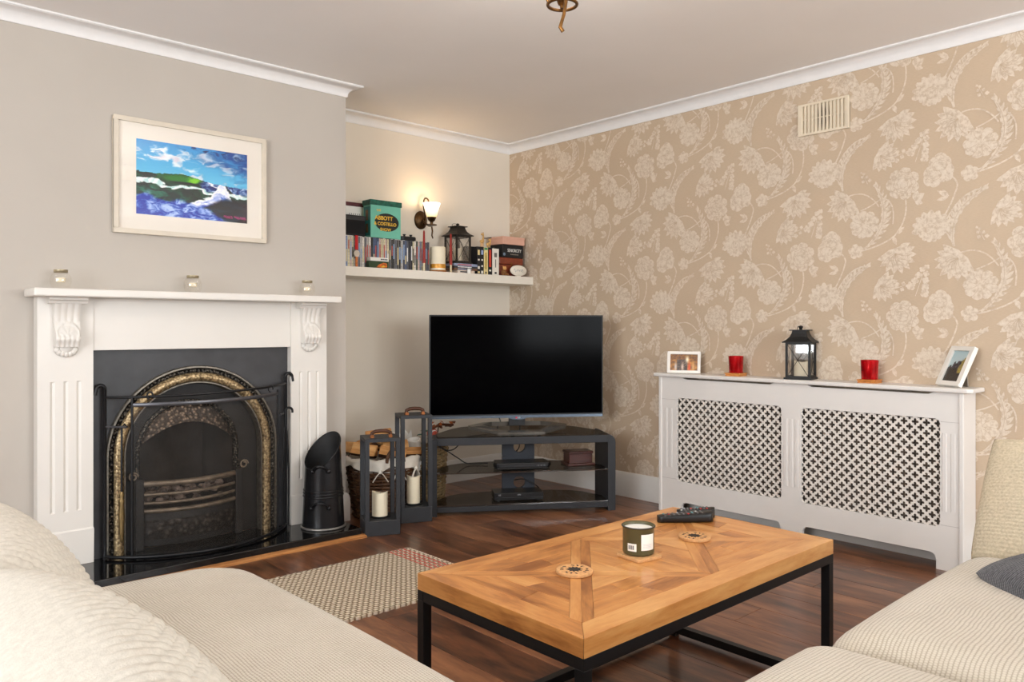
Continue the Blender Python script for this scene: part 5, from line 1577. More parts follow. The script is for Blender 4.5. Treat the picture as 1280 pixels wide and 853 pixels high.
lantern('candle_lantern', 'black metal lantern with crossed wires standing on stacked books on the shelf', ((Xs0+Xs1)/2-.012, 4.162, zz_), .128, .285, radians(2), parent_mat=bronze_black)
pillar('pillar_candle', 'cream pillar candle inside black lantern on the shelf', ((Xs0+Xs1)/2-.012, 4.162, zz_+.0105), .028, .10)
wj = thing('tiny_jar', 'tiny white jar standing in front of stacked flat books', 'jar', (SX(586, 4.068), 4.066, SHZ))
MB().lathe([(.001, 0), (.012, 0), (.013, .004), (.013, .028), (.001, .028)], 16).build('pot', card_white, wj, smooth=40)
MB().lathe([(.0135, .028), (.0135, .036), (.001, .037)], 16).build('lid', M('grey_lid', (150, 150, 150), .4, .4), wj, smooth=40)
# dark box behind and red card
db = thing('dark_box', 'plain black box standing behind books beside shelf lantern', 'box', (SX(596, 4.22), 4.262, SHZ))
MB().box(-.055, 0, 0, .075, .036, .208).build('carton', black_satin, db, bevel=.003); MB().box(-.056, -.001, .17, .076, .037, .210).build('lid', black_plastic, db, bevel=.002)
# upright books
def book(label, px0, px1, ztop, cover, bands, Y=4.098, d=.15):
    x0, x1 = SX(px0, Y), SX(px1, Y)
    t = thing('book', label, 'book', ((x0+x1)/2, Y, SHZ), 0, 'upright books at right end of the shelf')
    w = (x1-x0)/2-.0004; h = ztop-SHZ
    cov = MB().box(-w, 0, 0, -w+.002, d, h).box(w-.002, 0, 0, w, d, h).box(-w+.002, 0, 0, w-.002, .003, h); cov.build('cover', cover, t)
    MB().box(-w+.002, .003, .003, w-.002, d-.004, h-.003).build('pages', M('book_pages', (226, 214, 188), .8, vary=.1, nscale=90), t)
    for z0, z1, m, k in bands: MB().box(-w*k, -.0008, h*z0, w*k, .0004, h*z1).build('spine_print', m, t)
bk_black, bk_white, bk_red, bk_cream = M('book_black', (26, 26, 30), .4, vary=.2), M('book_white', (232, 226, 214), .5, vary=.04), M('book_red', (206, 62, 44), .5, vary=.15), M('book_cream', (226, 208, 150), .5, vary=.15, nscale=50)
zt = SZ_(600, 308.5, 4.098)
book('black spined book with pale yellow panels beside black box', 596.3, 600.6, zt, bk_black, [(.7, .88, bk_cream, .6), (.5, .56, bk_white, .5), (.2, .3, bk_white, .6), (.05, .12, bk_cream, .6)])
book('black spined book with pale blue panels, second in the upright row', 600.6, 604.8, zt, bk_black, [(.72, .88, M('book_blue', (160, 176, 214), .5), .6), (.5, .56, bk_white, .5), (.28, .34, bk_white, .5), (.04, .14, bk_white, .6)])
book('cream spined book between black books on the shelf', 604.8, 610.0, zt, bk_cream, [(.9, .98, M('book_green', (70, 140, 96), .5), .8), (.2, .8, M('book_ochre', (176, 150, 60), .5, vary=.4, nscale=60), .35), (.04, .12, bk_black, .3)])
book('black spined book with red title panel on the shelf', 610.0, 615.3, zt, bk_black, [(.3, .92, bk_red, .5), (.14, .2, bk_white, .5)])
book('thick white spined book at end of the upright row', 615.3, 623.6, zt-.004, bk_white, [(.68, .84, M('book_grey', (110, 104, 98), .5), .4), (.3, .6, M('book_grey', (110, 104, 98)), .12), (.06, .13, bk_black, .3)])
# wooden animals on the books
def giraffe(label, px, h, y, m, lean=0):
    t = thing('wooden_animal', label, 'figurine', (SX(px, y), y, zt+.0006), 0)
    pts = []
    for sx in (-1, 1):
        MB().tube([(sx*.010, 0, 0), (sx*.008, 0, h*.42)], [.004, .005], 8).build('leg', m, t, smooth=60)
    MB().ball((0, 0, h*.45), .016, 10, (1.2, .7, .8)).tube([(.006, 0, h*.45), (.012+lean, 0, h*.75), (.010+lean*2, 0, h*.95)], [.010, .007, .006], 8).ball((.004+lean*2, 0, h*.97), .010, 8, (1.5, .8, .8)).build('body', m, t, smooth=60)
    for s in (-1, 1): MB().tube([(.008+lean*2, s*.004, h), (.009+lean*2, s*.006, h+.012)], .002, 5).build('ear', m, t)
tanw = M('carved_tan_wood', (206, 162, 100), .6, vary=.2, nscale=50)
giraffe('slender carved tan wooden animal standing on cream and black books', 602.5, .095, 4.14, tanw)
giraffe('smaller carved tan wooden animal beside pink box on upright books', 610.5, .058, 4.13, tanw, .004)
tk = thing('wooden_tray', 'dark twig laid across carved wooden animals in front of pink box', 'twig', (SX(609, 4.115), 4.112, zt+.062))
MB().tube([(-.030, 0, 0), (0, 0, .004), (.035, 0, .010)], .0035, 6).build('stick', M('dark_twig', (62, 44, 30), .7), tk, smooth=60)
tk['label'] = 'short dark twig resting on carved wooden animals by pink box'; tk.name = 'twig'
# boxes at the right end
lx0, lx1 = SX(627.5, 4.09), SX(657, 4.09)
lea = thing('leather_box', 'reddish brown leather box at right end of shelf under black box', 'box', ((lx0+lx1)/2, 4.118, SHZ))
hw_ = (lx1-lx0)/2; lh = SZ_(640, 322.5, 4.118)-SHZ
redlea = M('oxblood_leather', (128, 58, 36), .4, 0, .5, vary=.18, nscale=30, bumps=.15, bscale=120)
MB().box(-hw_, 0, 0, hw_, .15, lh*.62).build('case', redlea, lea, bevel=.006); MB().box(-hw_-.002, -.002, lh*.63, hw_+.002, .152, lh).build('lid', redlea, lea, bevel=.008)
MB().box(-.006, -.005, lh*.5, .006, 0, lh*.75).build('clasp', M('copper_ring', (196, 120, 62)), lea, bevel=.001)
bx0, bx1 = SX(628, 4.12), SX(654, 4.12)
sb_ = thing('lettered_box', 'black box with white lettering stacked on leather box', 'box', ((bx0+bx1)/2, 4.120, SHZ+lh+.0006))
bh_ = SZ_(640, 306.5, 4.12)-SHZ-lh; bw_ = (bx1-bx0)/2
MB().box(-bw_, 0, 0, bw_, .13, bh_).build('carton', M('matt_black_card', (24, 23, 24), .6), sb_, bevel=.002)
textobj('SENIORCITY', .026, card_white, sb_, (.014, -.0006, bh_*.55), (pi/2, 0, 0)).scale = (.92, 1.25, 1)
textobj('BY THE SEA', .008, M('grey_backing', (150, 140, 128)), sb_, (.012, -.0006, bh_*.24), (pi/2, 0, 0))
bpy.data.objects.remove(sb_.children[-1])
for kk in range(7): MB().box(-.022+kk*.011, -.0007, bh_*.22, -.015+kk*.011, .0002, bh_*.30).build('small_print', M('grey_backing', (150, 140, 128)), sb_)
MB().lathe([(.001, 0), (.011, 0), (.011, .0008), (.001, .0008)], 20).build('round_mark', M('blue_mark', (110, 130, 150), .4), sb_, loc=(-bw_+.018, .0, bh_*.24), rot=(pi/2, 0, 0))
pk_ = thing('pink_box', 'pale pink gift box on top of black lettered box', 'box', ((bx0+bx1)/2-.002, 4.108, SHZ+lh+.0006+bh_+.0006))
ph_ = SZ_(640, 296.5, 4.11)-SHZ-lh-bh_
MB().box(-bw_-.004, 0, 0, bw_+.004, .15, ph_-.012).build('carton', M('pale_pink_card', (222, 172, 150), .6, vary=.04), pk_, bevel=.002); MB().box(-bw_-.006, -.002, ph_-.014, bw_+.006, .152, ph_).build('lid', M('pale_pink_card', (222, 172, 150)), pk_, bevel=.002)
gs = thing('glass_swan', 'small clear glass ornament with bright top on pink box', 'ornament', (SX(638.5, 4.17), 4.17, SHZ+lh+bh_+ph_+.0018))
MB().lathe([(.001, 0), (.016, 0), (.010, .006), (.004, .016), (.012, .026), (.014, .034), (.010, .042), (.001, .044)], 14).build('stopper', thin_glass('jar_glass', (.97, .95, .9)), gs, smooth=40)
MB().ball((0, 0, .035), .006, 8).build('bead', card_white, gs, smooth=60)
gs['label'] = 'small clear glass ornament with white bead on pink box'; gs.name = 'glass_ornament'
# teddy figurine and oval sign
te = thing('teddy_figurine', 'small seated brown teddy figurine in front of leather box', 'figurine', (SX(629.5, 4.078), 4.078, SHZ))
tb1, tb2 = M('teddy_brown', (128, 84, 40), .7, vary=.2, nscale=60), M('teddy_tan', (214, 160, 96), .7, vary=.15, nscale=60)
MB().ball((0, 0, .022), .020, 12, (1, .8, 1.1)).build('body', tb1, te, smooth=60)
MB().ball((.006, -.004, .052), .014, 12).build('head', tb2, te, smooth=60)
for s in (-1, 1):
    MB().ball((.006+s*.011, -.002, .063), .005, 8).build('ear', tb2, te, smooth=60)
    MB().tube([(s*.010, -.006, .014), (s*.020, -.018, .008)], .008, 8).ball((s*.021, -.020, .008), .009, 8).build('leg', tb1, te, smooth=60)
    MB().tube([(s*.014, 0, .032), (s*.021, -.008, .022)], .006, 8).build('arm', tb1, te, smooth=60)
ov = thing('oval_sign', 'small white oval sign with script lettering at right end of shelf', 'sign', (SX(648.5, 4.068), 4.072, SHZ))
MB().lathe([(.001, -.006), (.94, -.006), (1, -.003), (1, .003), (.94, .006), (.001, .006)], 36).build('plaque', M('ivory_plaque', (238, 230, 214), .5, vary=.03), ov, loc=(0, 0, .042), rot=(pi/2, 0, 0), smooth=40).scale = (.078, .038, 1)
MB().box(-.02, -.006, 0, .02, .012, .010).build('foot', M('ivory_plaque', (238, 230, 214)), ov, bevel=.002)
scm = MB(); xx = -.050
for kk, (w_, a1, b1) in enumerate(((.026, .012, 0), (.018, .007, 1), (.018, .007, 2), (.014, .010, 3), (.008, .012, 4))):
    scm.tube([(xx+w_*t+.003*sin(6*t), -.0066, .042+a1*sin(6.3*t+b1)) for t in [i/8 for i in range(9)]], .0010, 5)
    xx += w_+.002
scm.build('script_lettering', M('grey_print', (150, 150, 150)), ov, smooth=60)

# ================================================================== WALL LAMP
wl0 = ony(525.5, 275.5, YB)
wl = thing('wall_lamp', 'lit bronze wall lamp with white bell shade above the alcove shelf', 'wall lamp', (wl0.x, YB-.0005, wl0.z))
shx = ony(539.5, 266, 4.16).x-wl0.x
MB().lathe([(.056, 0), (.056, .006), (.048, .014), (.030, .020), (.020, .026), (.001, .028)], 32).build('wall_plate', bronze, wl, rot=(pi/2, 0, 0), smooth=40).scale = (.92, 1.1, 1)
sy_ = -.145
MB().tube([(0, -.02, 0), (0, -.05, -.02), (0, -.09, -.045), (shx*.5, -.12, -.05), (shx, sy_, -.046)], .0065, 8).build('arm', bronze, wl, smooth=60)
MB().tube([(.012, -.02, -.03), (.004, -.05, .02), (-.018, -.06, .085)]+[(.004+.022*cos(a)*1, -.06, .112+.030*sin(a)) for a in [pi-.5-pi*1.35*i/12 for i in range(13)]], .005, 8).build('scroll', bronze, wl, smooth=60)
MB().tube([(.02, -.10, -.05), (.022, -.105, -.08), (.018, -.105, -.11), (.026, -.105, -.13)], [.0055, .0055, .005, .004], 8).build('tail', bronze, wl, smooth=60)
MB().lathe([(.001, -.052), (.034, -.050), (.034, -.044), (.010, -.042), (.010, -.028), (.022, -.018), (.030, .002), (.032, .004)], 20, (shx, sy_, 0)).build('shade_holder', bronze, wl, smooth=40)
def shade_mat():
    m, nt, b_ = newmat('lit_alabaster_glass')
    tc = N(nt, 'ShaderNodeTexCoord').outputs['Object']
    sep = N(nt, 'ShaderNodeSeparateXYZ'); L(nt, tc, sep.inputs[0])
    f = math_(nt, 'MULTIPLY', math_(nt, 'ADD', sep.outputs[2], .0), 10.0)
    b_.inputs['Base Color'].default_value = (*lin(250, 236, 210), 1)
    L(nt, ramp(nt, f, [(.05, lin(236, 176, 96)), (.42, lin(255, 236, 196)), (.8, lin(255, 250, 238))]), b_.inputs['Emission Color'])
    b_.inputs['Emission Strength'].default_value = 1.3
    b_.inputs['Roughness'].default_value = .3
    return m
sm_ = shade_mat()
def shade(parent, x, y, z, sc=1.0):
    pr = [(.030, 0.0), (.036, .02), (.044, .045), (.052, .072), (.060, .094)]
    mb = MB(); n = 32; 
    rows = pr+[(r-.003, z_) for r, z_ in pr[::-1]]
    vs = []
    for r, zz2 in rows:
        for k in range(n):
            a = 2*pi*k/n; q = r*(1+.05*cos(4*a)*zz2/.094)*sc
            vs.append((q*cos(a), q*sin(a), zz2*sc))
    mb.add(vs, [(i*n+j, i*n+(j+1) % n, (i+1)*n+(j+1) % n, (i+1)*n+j) for i in range(len(rows)-1) for j in range(n)])
    return mb.build('glass_shade', sm_, parent, smooth=50, loc=(x, y, z))
shade(wl, shx, sy_, .002)
def bulb(parent, loc, power, col, r=.02):
    l = bpy.data.lights.new('lamp_light', 'POINT'); l.energy = power; l.color = col; l.shadow_soft_size = r
    o = bpy.data.objects.new('lamp_light', l); C.objects.link(o); o.parent = parent; o.location = loc
bulb(wl, (shx, sy_, .105), 1.3, (1.0, .70, .40))

# ================================================================== CHANDELIER (only its foot is in view)
ch = thing('chandelier', 'antique bronze ceiling light with scrolled foot hanging from the ceiling', 'ceiling light', (1.588, 1.528, 1.99))
ab = M('antique_brass_bronze', (120, 84, 44), .32, .85, vary=.4, nscale=40)
MB().tube([(.041*cos(2*pi*i/32), .041*sin(2*pi*i/32), 0) for i in range(32)], .0048, 8, True).build('ring', ab, ch, smooth=60)
MB().lathe([(.001, -.012), (.006, -.012), (.0065, -.004), (.012, .0), (.016, .012), (.012, .026), (.02, .05), (.03, .07), (.018, .10), (.010, .14), (.007, .40), (.007, .405)], 20).build('stem', ab, ch, smooth=50)
MB().lathe([(.05, .437), (.048, .42), (.03, .408), (.007, .40)], 24).build('ceiling_rose', ab, ch, smooth=50)
tl = -.026
MB().tube([(tl+.004, -.034, .03), (tl+.003, -.036, -.01), (tl, -.031, -.045), (tl-.006, -.028, -.066), (tl-.009, -.026, -.080), (tl-.002, -.030, -.092)], [.005, .005, .0048, .0048, .0056, .0056], 8).build('tail', ab, ch, smooth=60)
for k in range(3):
    a = 2*pi*k/3+.6
    MB().tube([(.02*cos(a), .02*sin(a), .05), (.08*cos(a), .08*sin(a), .09), (.15*cos(a), .15*sin(a), .10), (.19*cos(a), .19*sin(a), .14)], .006, 8).build('arm', ab, ch, smooth=60)
    MB().tube([(.041*cos(a), .041*sin(a), 0), (.06*cos(a), .06*sin(a), .04), (.03*cos(a), .03*sin(a), .07)], .004, 6).build('scroll', ab, ch, smooth=60)
    MB().lathe([(.001, .135), (.028, .14), (.03, .15)], 16, (.19*cos(a), .19*sin(a), 0)).build('shade_holder', ab, ch, smooth=50)
    shade(ch, .19*cos(a), .19*sin(a), .15, 1.0)
    bulb(ch, (.19*cos(a), .19*sin(a), .238), 17.0, (1.0, .94, .87))
# ================================================================== COFFEE TABLE
TX0, TX1, TY0, TY1, TZ = 1.180, 2.284, 1.075, 1.654, .445
TC = ((TX0+TX1)/2, (TY0+TY1)/2)
tb = thing('coffee_table', 'low oak parquet coffee table on black metal frame', 'coffee table', (TC[0], TC[1], 0))
oak = wood('honey_oak', (140, 82, 36), (196, 132, 70), (220, 165, 102), axis=1, stretch=7, scale=3.4, rough=.30, coat=.25, knots=.38, rnd=.26, bmp=.05)
hx, hy = (TX1-TX0)/2, (TY1-TY0)/2; th = .042
MB().box(-hx+.012, -hy+.012, TZ-th+.001, hx-.012, hy-.012, TZ-.006).build('core', oak, tb)
def piece(poly, name, dirn, z0=TZ-.009, z1=TZ, gap=.0005):
    """one parquet piece; grain follows dirn (local y is turned to it)"""
    cx = sum(p[0] for p in poly)/len(poly); cy = sum(p[1] for p in poly)/len(poly)
    a = atan2(dirn[1], dirn[0])-pi/2
    R = Matrix.Rotation(-a, 2)
    pts = []
    for px, py in poly:
        d = Vector((px-cx, py-cy)); l_ = d.length
        d = d*(max(0, l_-gap*1.4)/l_); d = R @ d; pts.append((d.x, d.y))
    o = MB().prism(pts, z0, z1).build(name, oak, tb, bevel=.0006)
    o.location = (cx, cy, 0); o.rotation_euler = (0, 0, a)
    return o
B = .062
# mitred border boards carry the thick edge
for poly, d in (([(-hx, -hy), (hx, -hy), (hx-B, -hy+B), (-hx+B, -hy+B)], (1, 0)), ([(hx, -hy), (hx, hy), (hx-B, hy-B), (hx-B, -hy+B)], (0, 1)),
                ([(hx, hy), (-hx, hy), (-hx+B, hy-B), (hx-B, hy-B)], (1, 0)), ([(-hx, hy), (-hx, -hy), (-hx+B, -hy+B), (-hx+B, hy-B)], (0, 1))):
    piece(poly, 'border_board', d, TZ-th, TZ)
ix, iy = hx-B, hy-B
for sx in (-1, 1):
    x0, x1 = (-ix, 0) if sx < 0 else (0, ix)
    cx = (x0+x1)/2; wx, wy = (x1-x0)/2, iy
    P = lambda u, v: (cx+u*wx, v*wy)
    bw = .16                                    # half width of main diagonal (fraction)
    # main diagonal from near corner to far corner: two boards each side of the line
    def diag(s0, s1, o0, o1):
        # points along (1,1) diagonal with offsets towards (1,-1)
        return [P(*(max(-1, min(1, s0+o0)), max(-1, min(1, s0-o0)))), P(max(-1, min(1, s1+o0)), max(-1, min(1, s1-o0))), P(max(-1, min(1, s1+o1)), max(-1, min(1, s1-o1))), P(max(-1, min(1, s0+o1)), max(-1, min(1, s0-o1)))]
    dv_ = (wx, wy); dn = (wx, -wy)
    # full-length strips clipped to the square: hexagons split at the centre line
    piece([P(-1, -1), P(-1+bw, -1), P(1, 1-bw), P(1, 1)], 'diagonal_board', dv_)
    piece([P(-1, -1), P(1, 1), P(1-bw, 1), P(-1, -1+bw)], 'diagonal_board', dv_)
    # cross diagonal, thin, in two halves
    t = .055
    for s in (-1, 1):
        # from corner (s,-s) to the main band
        c0 = bw/2
        if s > 0: piece([P(1, -1), P(1, -1+t*2), P(c0+t, -c0+t), P(c0-t, -c0-t), P(1-t*2, -1)], 'cross_board', dn)
        else: piece([P(-1, 1), P(-1, 1-t*2), P(-c0-t, c0-t), P(-c0+t, c0+t), P(-1+t*2, 1)], 'cross_board', dn)
    # four triangular fields, boards parallel to the outer edge
    def field(f, d, K=(0, .34, .64, 1.0)):
        # f(a,b): a depth from edge 0..1 towards the apex, b -1..1 across
        for i in range(3):
            a0, a1 = K[i], K[i+1]
            for h0, h1 in (((-1, .2), (.2, 1)) if i == 0 else ((-1, -.15), (-.15, 1)) if i == 1 else ((-1, 1),)):
                q = [f(a0, h0), f(a0, h1), f(a1, h1), f(a1, h0)]
                if a1 == 1.0: q = [f(a0, h0), f(a0, h1), f(.999, 0)]
                piece(q, 'field_board', d)
    # bounds of each field in square coordinates (between main band and cross board)
    def lerp(a, b, t_): return (a[0]+(b[0]-a[0])*t_, a[1]+(b[1]-a[1])*t_)
    m2 = 2*t
    tri = [((-1+bw, -1), (1-m2, -1), (0+bw/2-t, -bw/2-t), (1, 0)), ((1, -1+m2), (1, 1-bw), (bw/2+t, -bw/2+t), (0, 1)),
           ((1-bw, 1), (-1+m2, 1), (-bw/2+t, bw/2+t), (1, 0)), ((-1, 1-m2), (-1, -1+bw), (-bw/2-t, bw/2-t), (0, 1))]
    for a, b_, ap, d in tri:
        field(lambda s_, h_, a=a, b_=b_, ap=ap: P(*lerp(lerp(a, b_, (h_+1)/2), ap, s_)), d)
# frame
fm = .026
for sx in (-1, 1):
    for sy in (-1, 1):
        x0 = sx*hx-(fm if sx > 0 else 0); y0 = sy*hy-(fm if sy > 0 else 0)
        MB().box(x0, y0, .0, x0+fm, y0+fm, TZ-th-fm).build('leg', black_metal, tb, bevel=.001)
mb = MB(); zt0, zt1 = TZ-th-fm, TZ-th
for (x0, y0, x1, y1) in ((-hx, -hy, hx, -hy+fm), (-hx, hy-fm, hx, hy), (-hx, -hy+fm, -hx+fm, hy-fm), (hx-fm, -hy+fm, hx, hy-fm)): mb.box(x0, y0, zt0, x1, y1, zt1)
mb.build('top_rail', black_metal, tb, bevel=.001)
for (x0, y0, x1, y1) in ((-hx+fm, hy-fm, hx-fm, hy), (hx-fm, -hy+fm, hx, hy-fm), (-hx, -hy+fm, -hx+fm, hy-fm)):
    MB().box(x0, y0, .012, x1, y1, .012+fm).build('floor_rail', black_metal, tb, bevel=.001)

# ---- on the table
cork = M('cork_coaster', (206, 156, 104), .7, vary=.15, nscale=120)
ink = M('black_print', (36, 30, 26), .6)
def round_coaster(label, px, py):
    p = onz(px, py, TZ+.004)
    t = thing('cork_coaster', label, 'coaster', (p.x, p.y, TZ+.0004), random.uniform(0, 3))
    MB().lathe([(.001, 0), (.046, 0), (.0475, .0015), (.0475, .0075), (.046, .009), (.001, .009)], 40).build('disc', cork, t, smooth=40)
    mb = MB()
    star = []
    for i in range(22): 
        r = .023 if i % 2 else .014; star.append((r*cos(2*pi*i/22), r*sin(2*pi*i/22)))
    mb.prism(star, .0088, .0094)
    for i in range(16):
        if i % 4 == 3: continue
        a = 2*pi*i/16
        mb.cbox(.033*cos(a), .033*sin(a), .0091, .009, .0045, .0006, Matrix.Rotation(a+.5*(i % 3), 3, 'Z'))
    mb.build('printed_emblem', ink, t)
round_coaster('round cork coaster with black emblem beside olive mug, nearer fireplace rug', 718, 714.5)
round_coaster('round cork coaster with black emblem beside black remote control', 868, 672)
p = onz(799, 694.5, TZ+.004)
sc_ = thing('square_coaster', 'rounded square cork coaster under olive candle mug', 'coaster', (p.x, p.y, TZ+.0004), radians(-8))
MB().prism(rrect(-.047, -.047, .047, .047, .012), 0, .008).build('pad', cork, sc_, bevel=.001)
mg = thing('candle_mug', 'olive green enamel candle pot with white wax and paper labels on coffee table', 'candle', (p.x+.004, p.y+.006, TZ+.0088), 0)
mg.scale = (1.04, 1.04, .80)
olive = M('olive_enamel', (84, 79, 52), .4, 0, .5, vary=.04)
MB().lathe([(.001, 0), (.036, 0), (.0405, .004), (.0415, .010), (.0415, .090), (.0445, .094), (.0445, .097), (.0425, .098), (.0395, .094), (.0390, .088)], 40, caps=False).build('pot', olive, mg, smooth=45)
MB().lathe([(.0447, .0935), (.0455, .0965), (.0435, .0985), (.042, .0982)], 40, caps=False).build('dark_rim', M('dark_rim', (50, 48, 40), .4), mg, smooth=45)
MB().lathe([(.001, .0875), (.0392, .0875)], 32, caps=False).build('wax', M('white_wax', (246, 244, 238), .4), mg)
def label_patch(a0, a1, z0, z1, m, name):
    MB().grid(lambda u, v: (.0421*cos(a0+(a1-a0)*u), .0421*sin(a0+(a1-a0)*u), z0+(z1-z0)*v), 12, 2).build(name, m, mg, smooth=60)
va = atan2(-p.y, -p.x)                          # towards the room corner the pot is read from
label_patch(va+.18, va+1.15, .022, .076, card_white, 'large_label')
label_patch(va-.72, va-.12, .018, .044, card_white, 'small_label')
lbm = M('label_grey_print', (120, 120, 122), .6)
for k in range(7):
    a = va-.66+.058*k; label_patch_r = .0424
    MB().grid(lambda u, v: (.0424*cos(a+.03*u*(1+k % 2)), .0424*sin(a+.03*u*(1+k % 2)), .024+.014*v), 3, 2).build('bar_print', lbm, mg)
for k in range(4):
    z = .03+.004*k
    MB().grid(lambda u, v: (.0424*cos(va+.30+.66*u), .0424*sin(va+.30+.66*u), z+.0012*v), 8, 2).build('text_line', M('label_pale_print', (196, 196, 196), .6), mg)
# remotes
btn = [M('button_grey', (96, 96, 98)), M('button_red', (190, 40, 40), .5), M('button_teal', (70, 160, 170), .5), M('button_pale', (190, 190, 190), .5)]
def remote(label, p0, p1, w, name):
    a, b_ = Vector(p0), Vector(p1); d = b_-a; ln = d.length
    t = thing('remote_control', label, 'remote control', ((a.x+b_.x)/2, (a.y+b_.y)/2, TZ+.0004), atan2(d.y, d.x))
    def body(u, v):
        x = (u-.5)*ln; w_ = w*(.8+.2*cos(2.2*(u-.72)))*(1-.9*max(0, abs(u-.5)*2-.94)/.06*.5)
        a_ = 2*pi*v; k = abs(cos(a_))**.5*(1 if cos(a_) > 0 else -1); l_ = abs(sin(a_))**.6*(1 if sin(a_) > 0 else -1)
        h = .011+.006*u
        return (x, w_/2*k, h*(1+l_))
    mb = MB().grid(lambda u, v: body(v, u), 24, 20, True)
    n = 24
    mb.f.append(tuple(range(n))); mb.m.append(0); mb.f.append(tuple(19*n+i for i in range(n))); mb.m.append(0)
    mb.build('shell', black_plastic, t, smooth=50)
    rr_ = random.Random(len(label))
    for i in range(9):
        for j in range(3):
            u = .12+.085*i
            z = 2*(.011+.006*u)
            MB().lathe([(.0036, -.0008), (.0036, .0012), (.0028, .0018), (.001, .0018)], 8).build('button', btn[0] if rr_.random() < .8 else rr_.choice(btn[1:]), t, loc=((u-.5)*ln, (j-1)*w*.26, z-.0006))
remote('black remote control with small buttons lying on coffee table', onz(822, 653, TZ), onz(890, 652, TZ), .048, 'a')
remote('second slim black remote control behind the other remote', onz(846, 645.5, TZ), onz(893, 647, TZ), .040, 'b')

# ================================================================== RUG
def rug_mat():
    m, nt, b_ = newmat('woven_jute_cotton')
    tc = N(nt, 'ShaderNodeTexCoord').outputs['Object']
    sep = N(nt, 'ShaderNodeSeparateXYZ'); L(nt, tc, sep.inputs[0])
    x, y = sep.outputs[0], sep.outputs[1]
    col = math_(nt, 'FLOOR', math_(nt, 'DIVIDE', y, .018))
    xx = math_(nt, 'ADD', math_(nt, 'DIVIDE', x, .025), math_(nt, 'MULTIPLY', math_(nt, 'MODULO', col, 2.0), .5))
    fx = math_(nt, 'ABSOLUTE', math_(nt, 'SINE', math_(nt, 'MULTIPLY', xx, pi)))
    fy = math_(nt, 'ABSOLUTE', math_(nt, 'SINE', math_(nt, 'MULTIPLY', math_(nt, 'DIVIDE', y, .018), pi)))
    h = math_(nt, 'MULTIPLY', fx, fy)
    nz_ = noise(nt, tc, 160, 3)
    f = math_(nt, 'ADD', h, math_(nt, 'MULTIPLY', math_(nt, 'SUBTRACT', nz_, .5), .5))
    c = ramp(nt, f, [(.12, lin(128, 106, 80)), (.42, lin(208, 192, 166)), (.75, lin(236, 224, 204))])
    # red striped border near the far end
    st = math_(nt, 'SUBTRACT', x, .205)
    wob = math_(nt, 'MULTIPLY', math_(nt, 'SINE', math_(nt, 'MULTIPLY', y, 160)), .0035)
    fr3 = math_(nt, 'SINE', math_(nt, 'MULTIPLY', math_(nt, 'ADD', st, wob), 2*pi/.026))
    red = math_(nt, 'MULTIPLY', math_(nt, 'GREATER_THAN', fr3, .0), math_(nt, 'MULTIPLY', math_(nt, 'GREATER_THAN', st, 0.0), math_(nt, 'LESS_THAN', st, .095)))
    mx = N(nt, 'ShaderNodeMix', data_type='RGBA')
    L(nt, math_(nt, 'MULTIPLY', red, .82), mx.inputs['Factor']); L(nt, c, mx.inputs['A']); mx.inputs['B'].default_value = (*lin(204, 84, 72), 1)
    L(nt, mx.outputs['Result'], b_.inputs['Base Color'])
    b_.inputs['Roughness'].default_value = .95
    bump(nt, b_, h, .9, .006)
    return m
rug = thing('rug', 'small woven beige runner rug with red striped end before the hearth', 'rug', (1.862, 2.825, 0))
rx0, rx1, ry = -.95, .318, .315
rmb = MB()
nx_, ny_ = 120, 40
rmb.grid(lambda u, v: (rx0+(rx1-rx0)*u, -ry+2*ry*v+.003*sin(u*190), .011+.0015*abs(sin(u*120))*abs(sin(v*60))), nx_, ny_)
for s in (0, 1):
    rmb.grid(lambda u, v, s=s: (rx0+(rx1-rx0)*u, -ry+2*ry*s+.003*sin(u*190), .011*v), nx_, 2); rmb.grid(lambda u, v, s=s: (rx0 if s == 0 else rx1, -ry+2*ry*u, .011*v), ny_, 2)
rmb.build('woven_pile', rug_mat(), rug, smooth=60)
fg = MB()
for k in range(44):
    y = -ry+.01+k*(2*ry-.02)/43
    fg.tube([(rx1-.002, y, .007), (rx1+.016, y+.003*sin(k*2.1), .004)], .0035, 5)
fg.build('fringe', M('cream_fringe', (228, 214, 196), .9), rug, smooth=60)['kind'] = 'stuff'

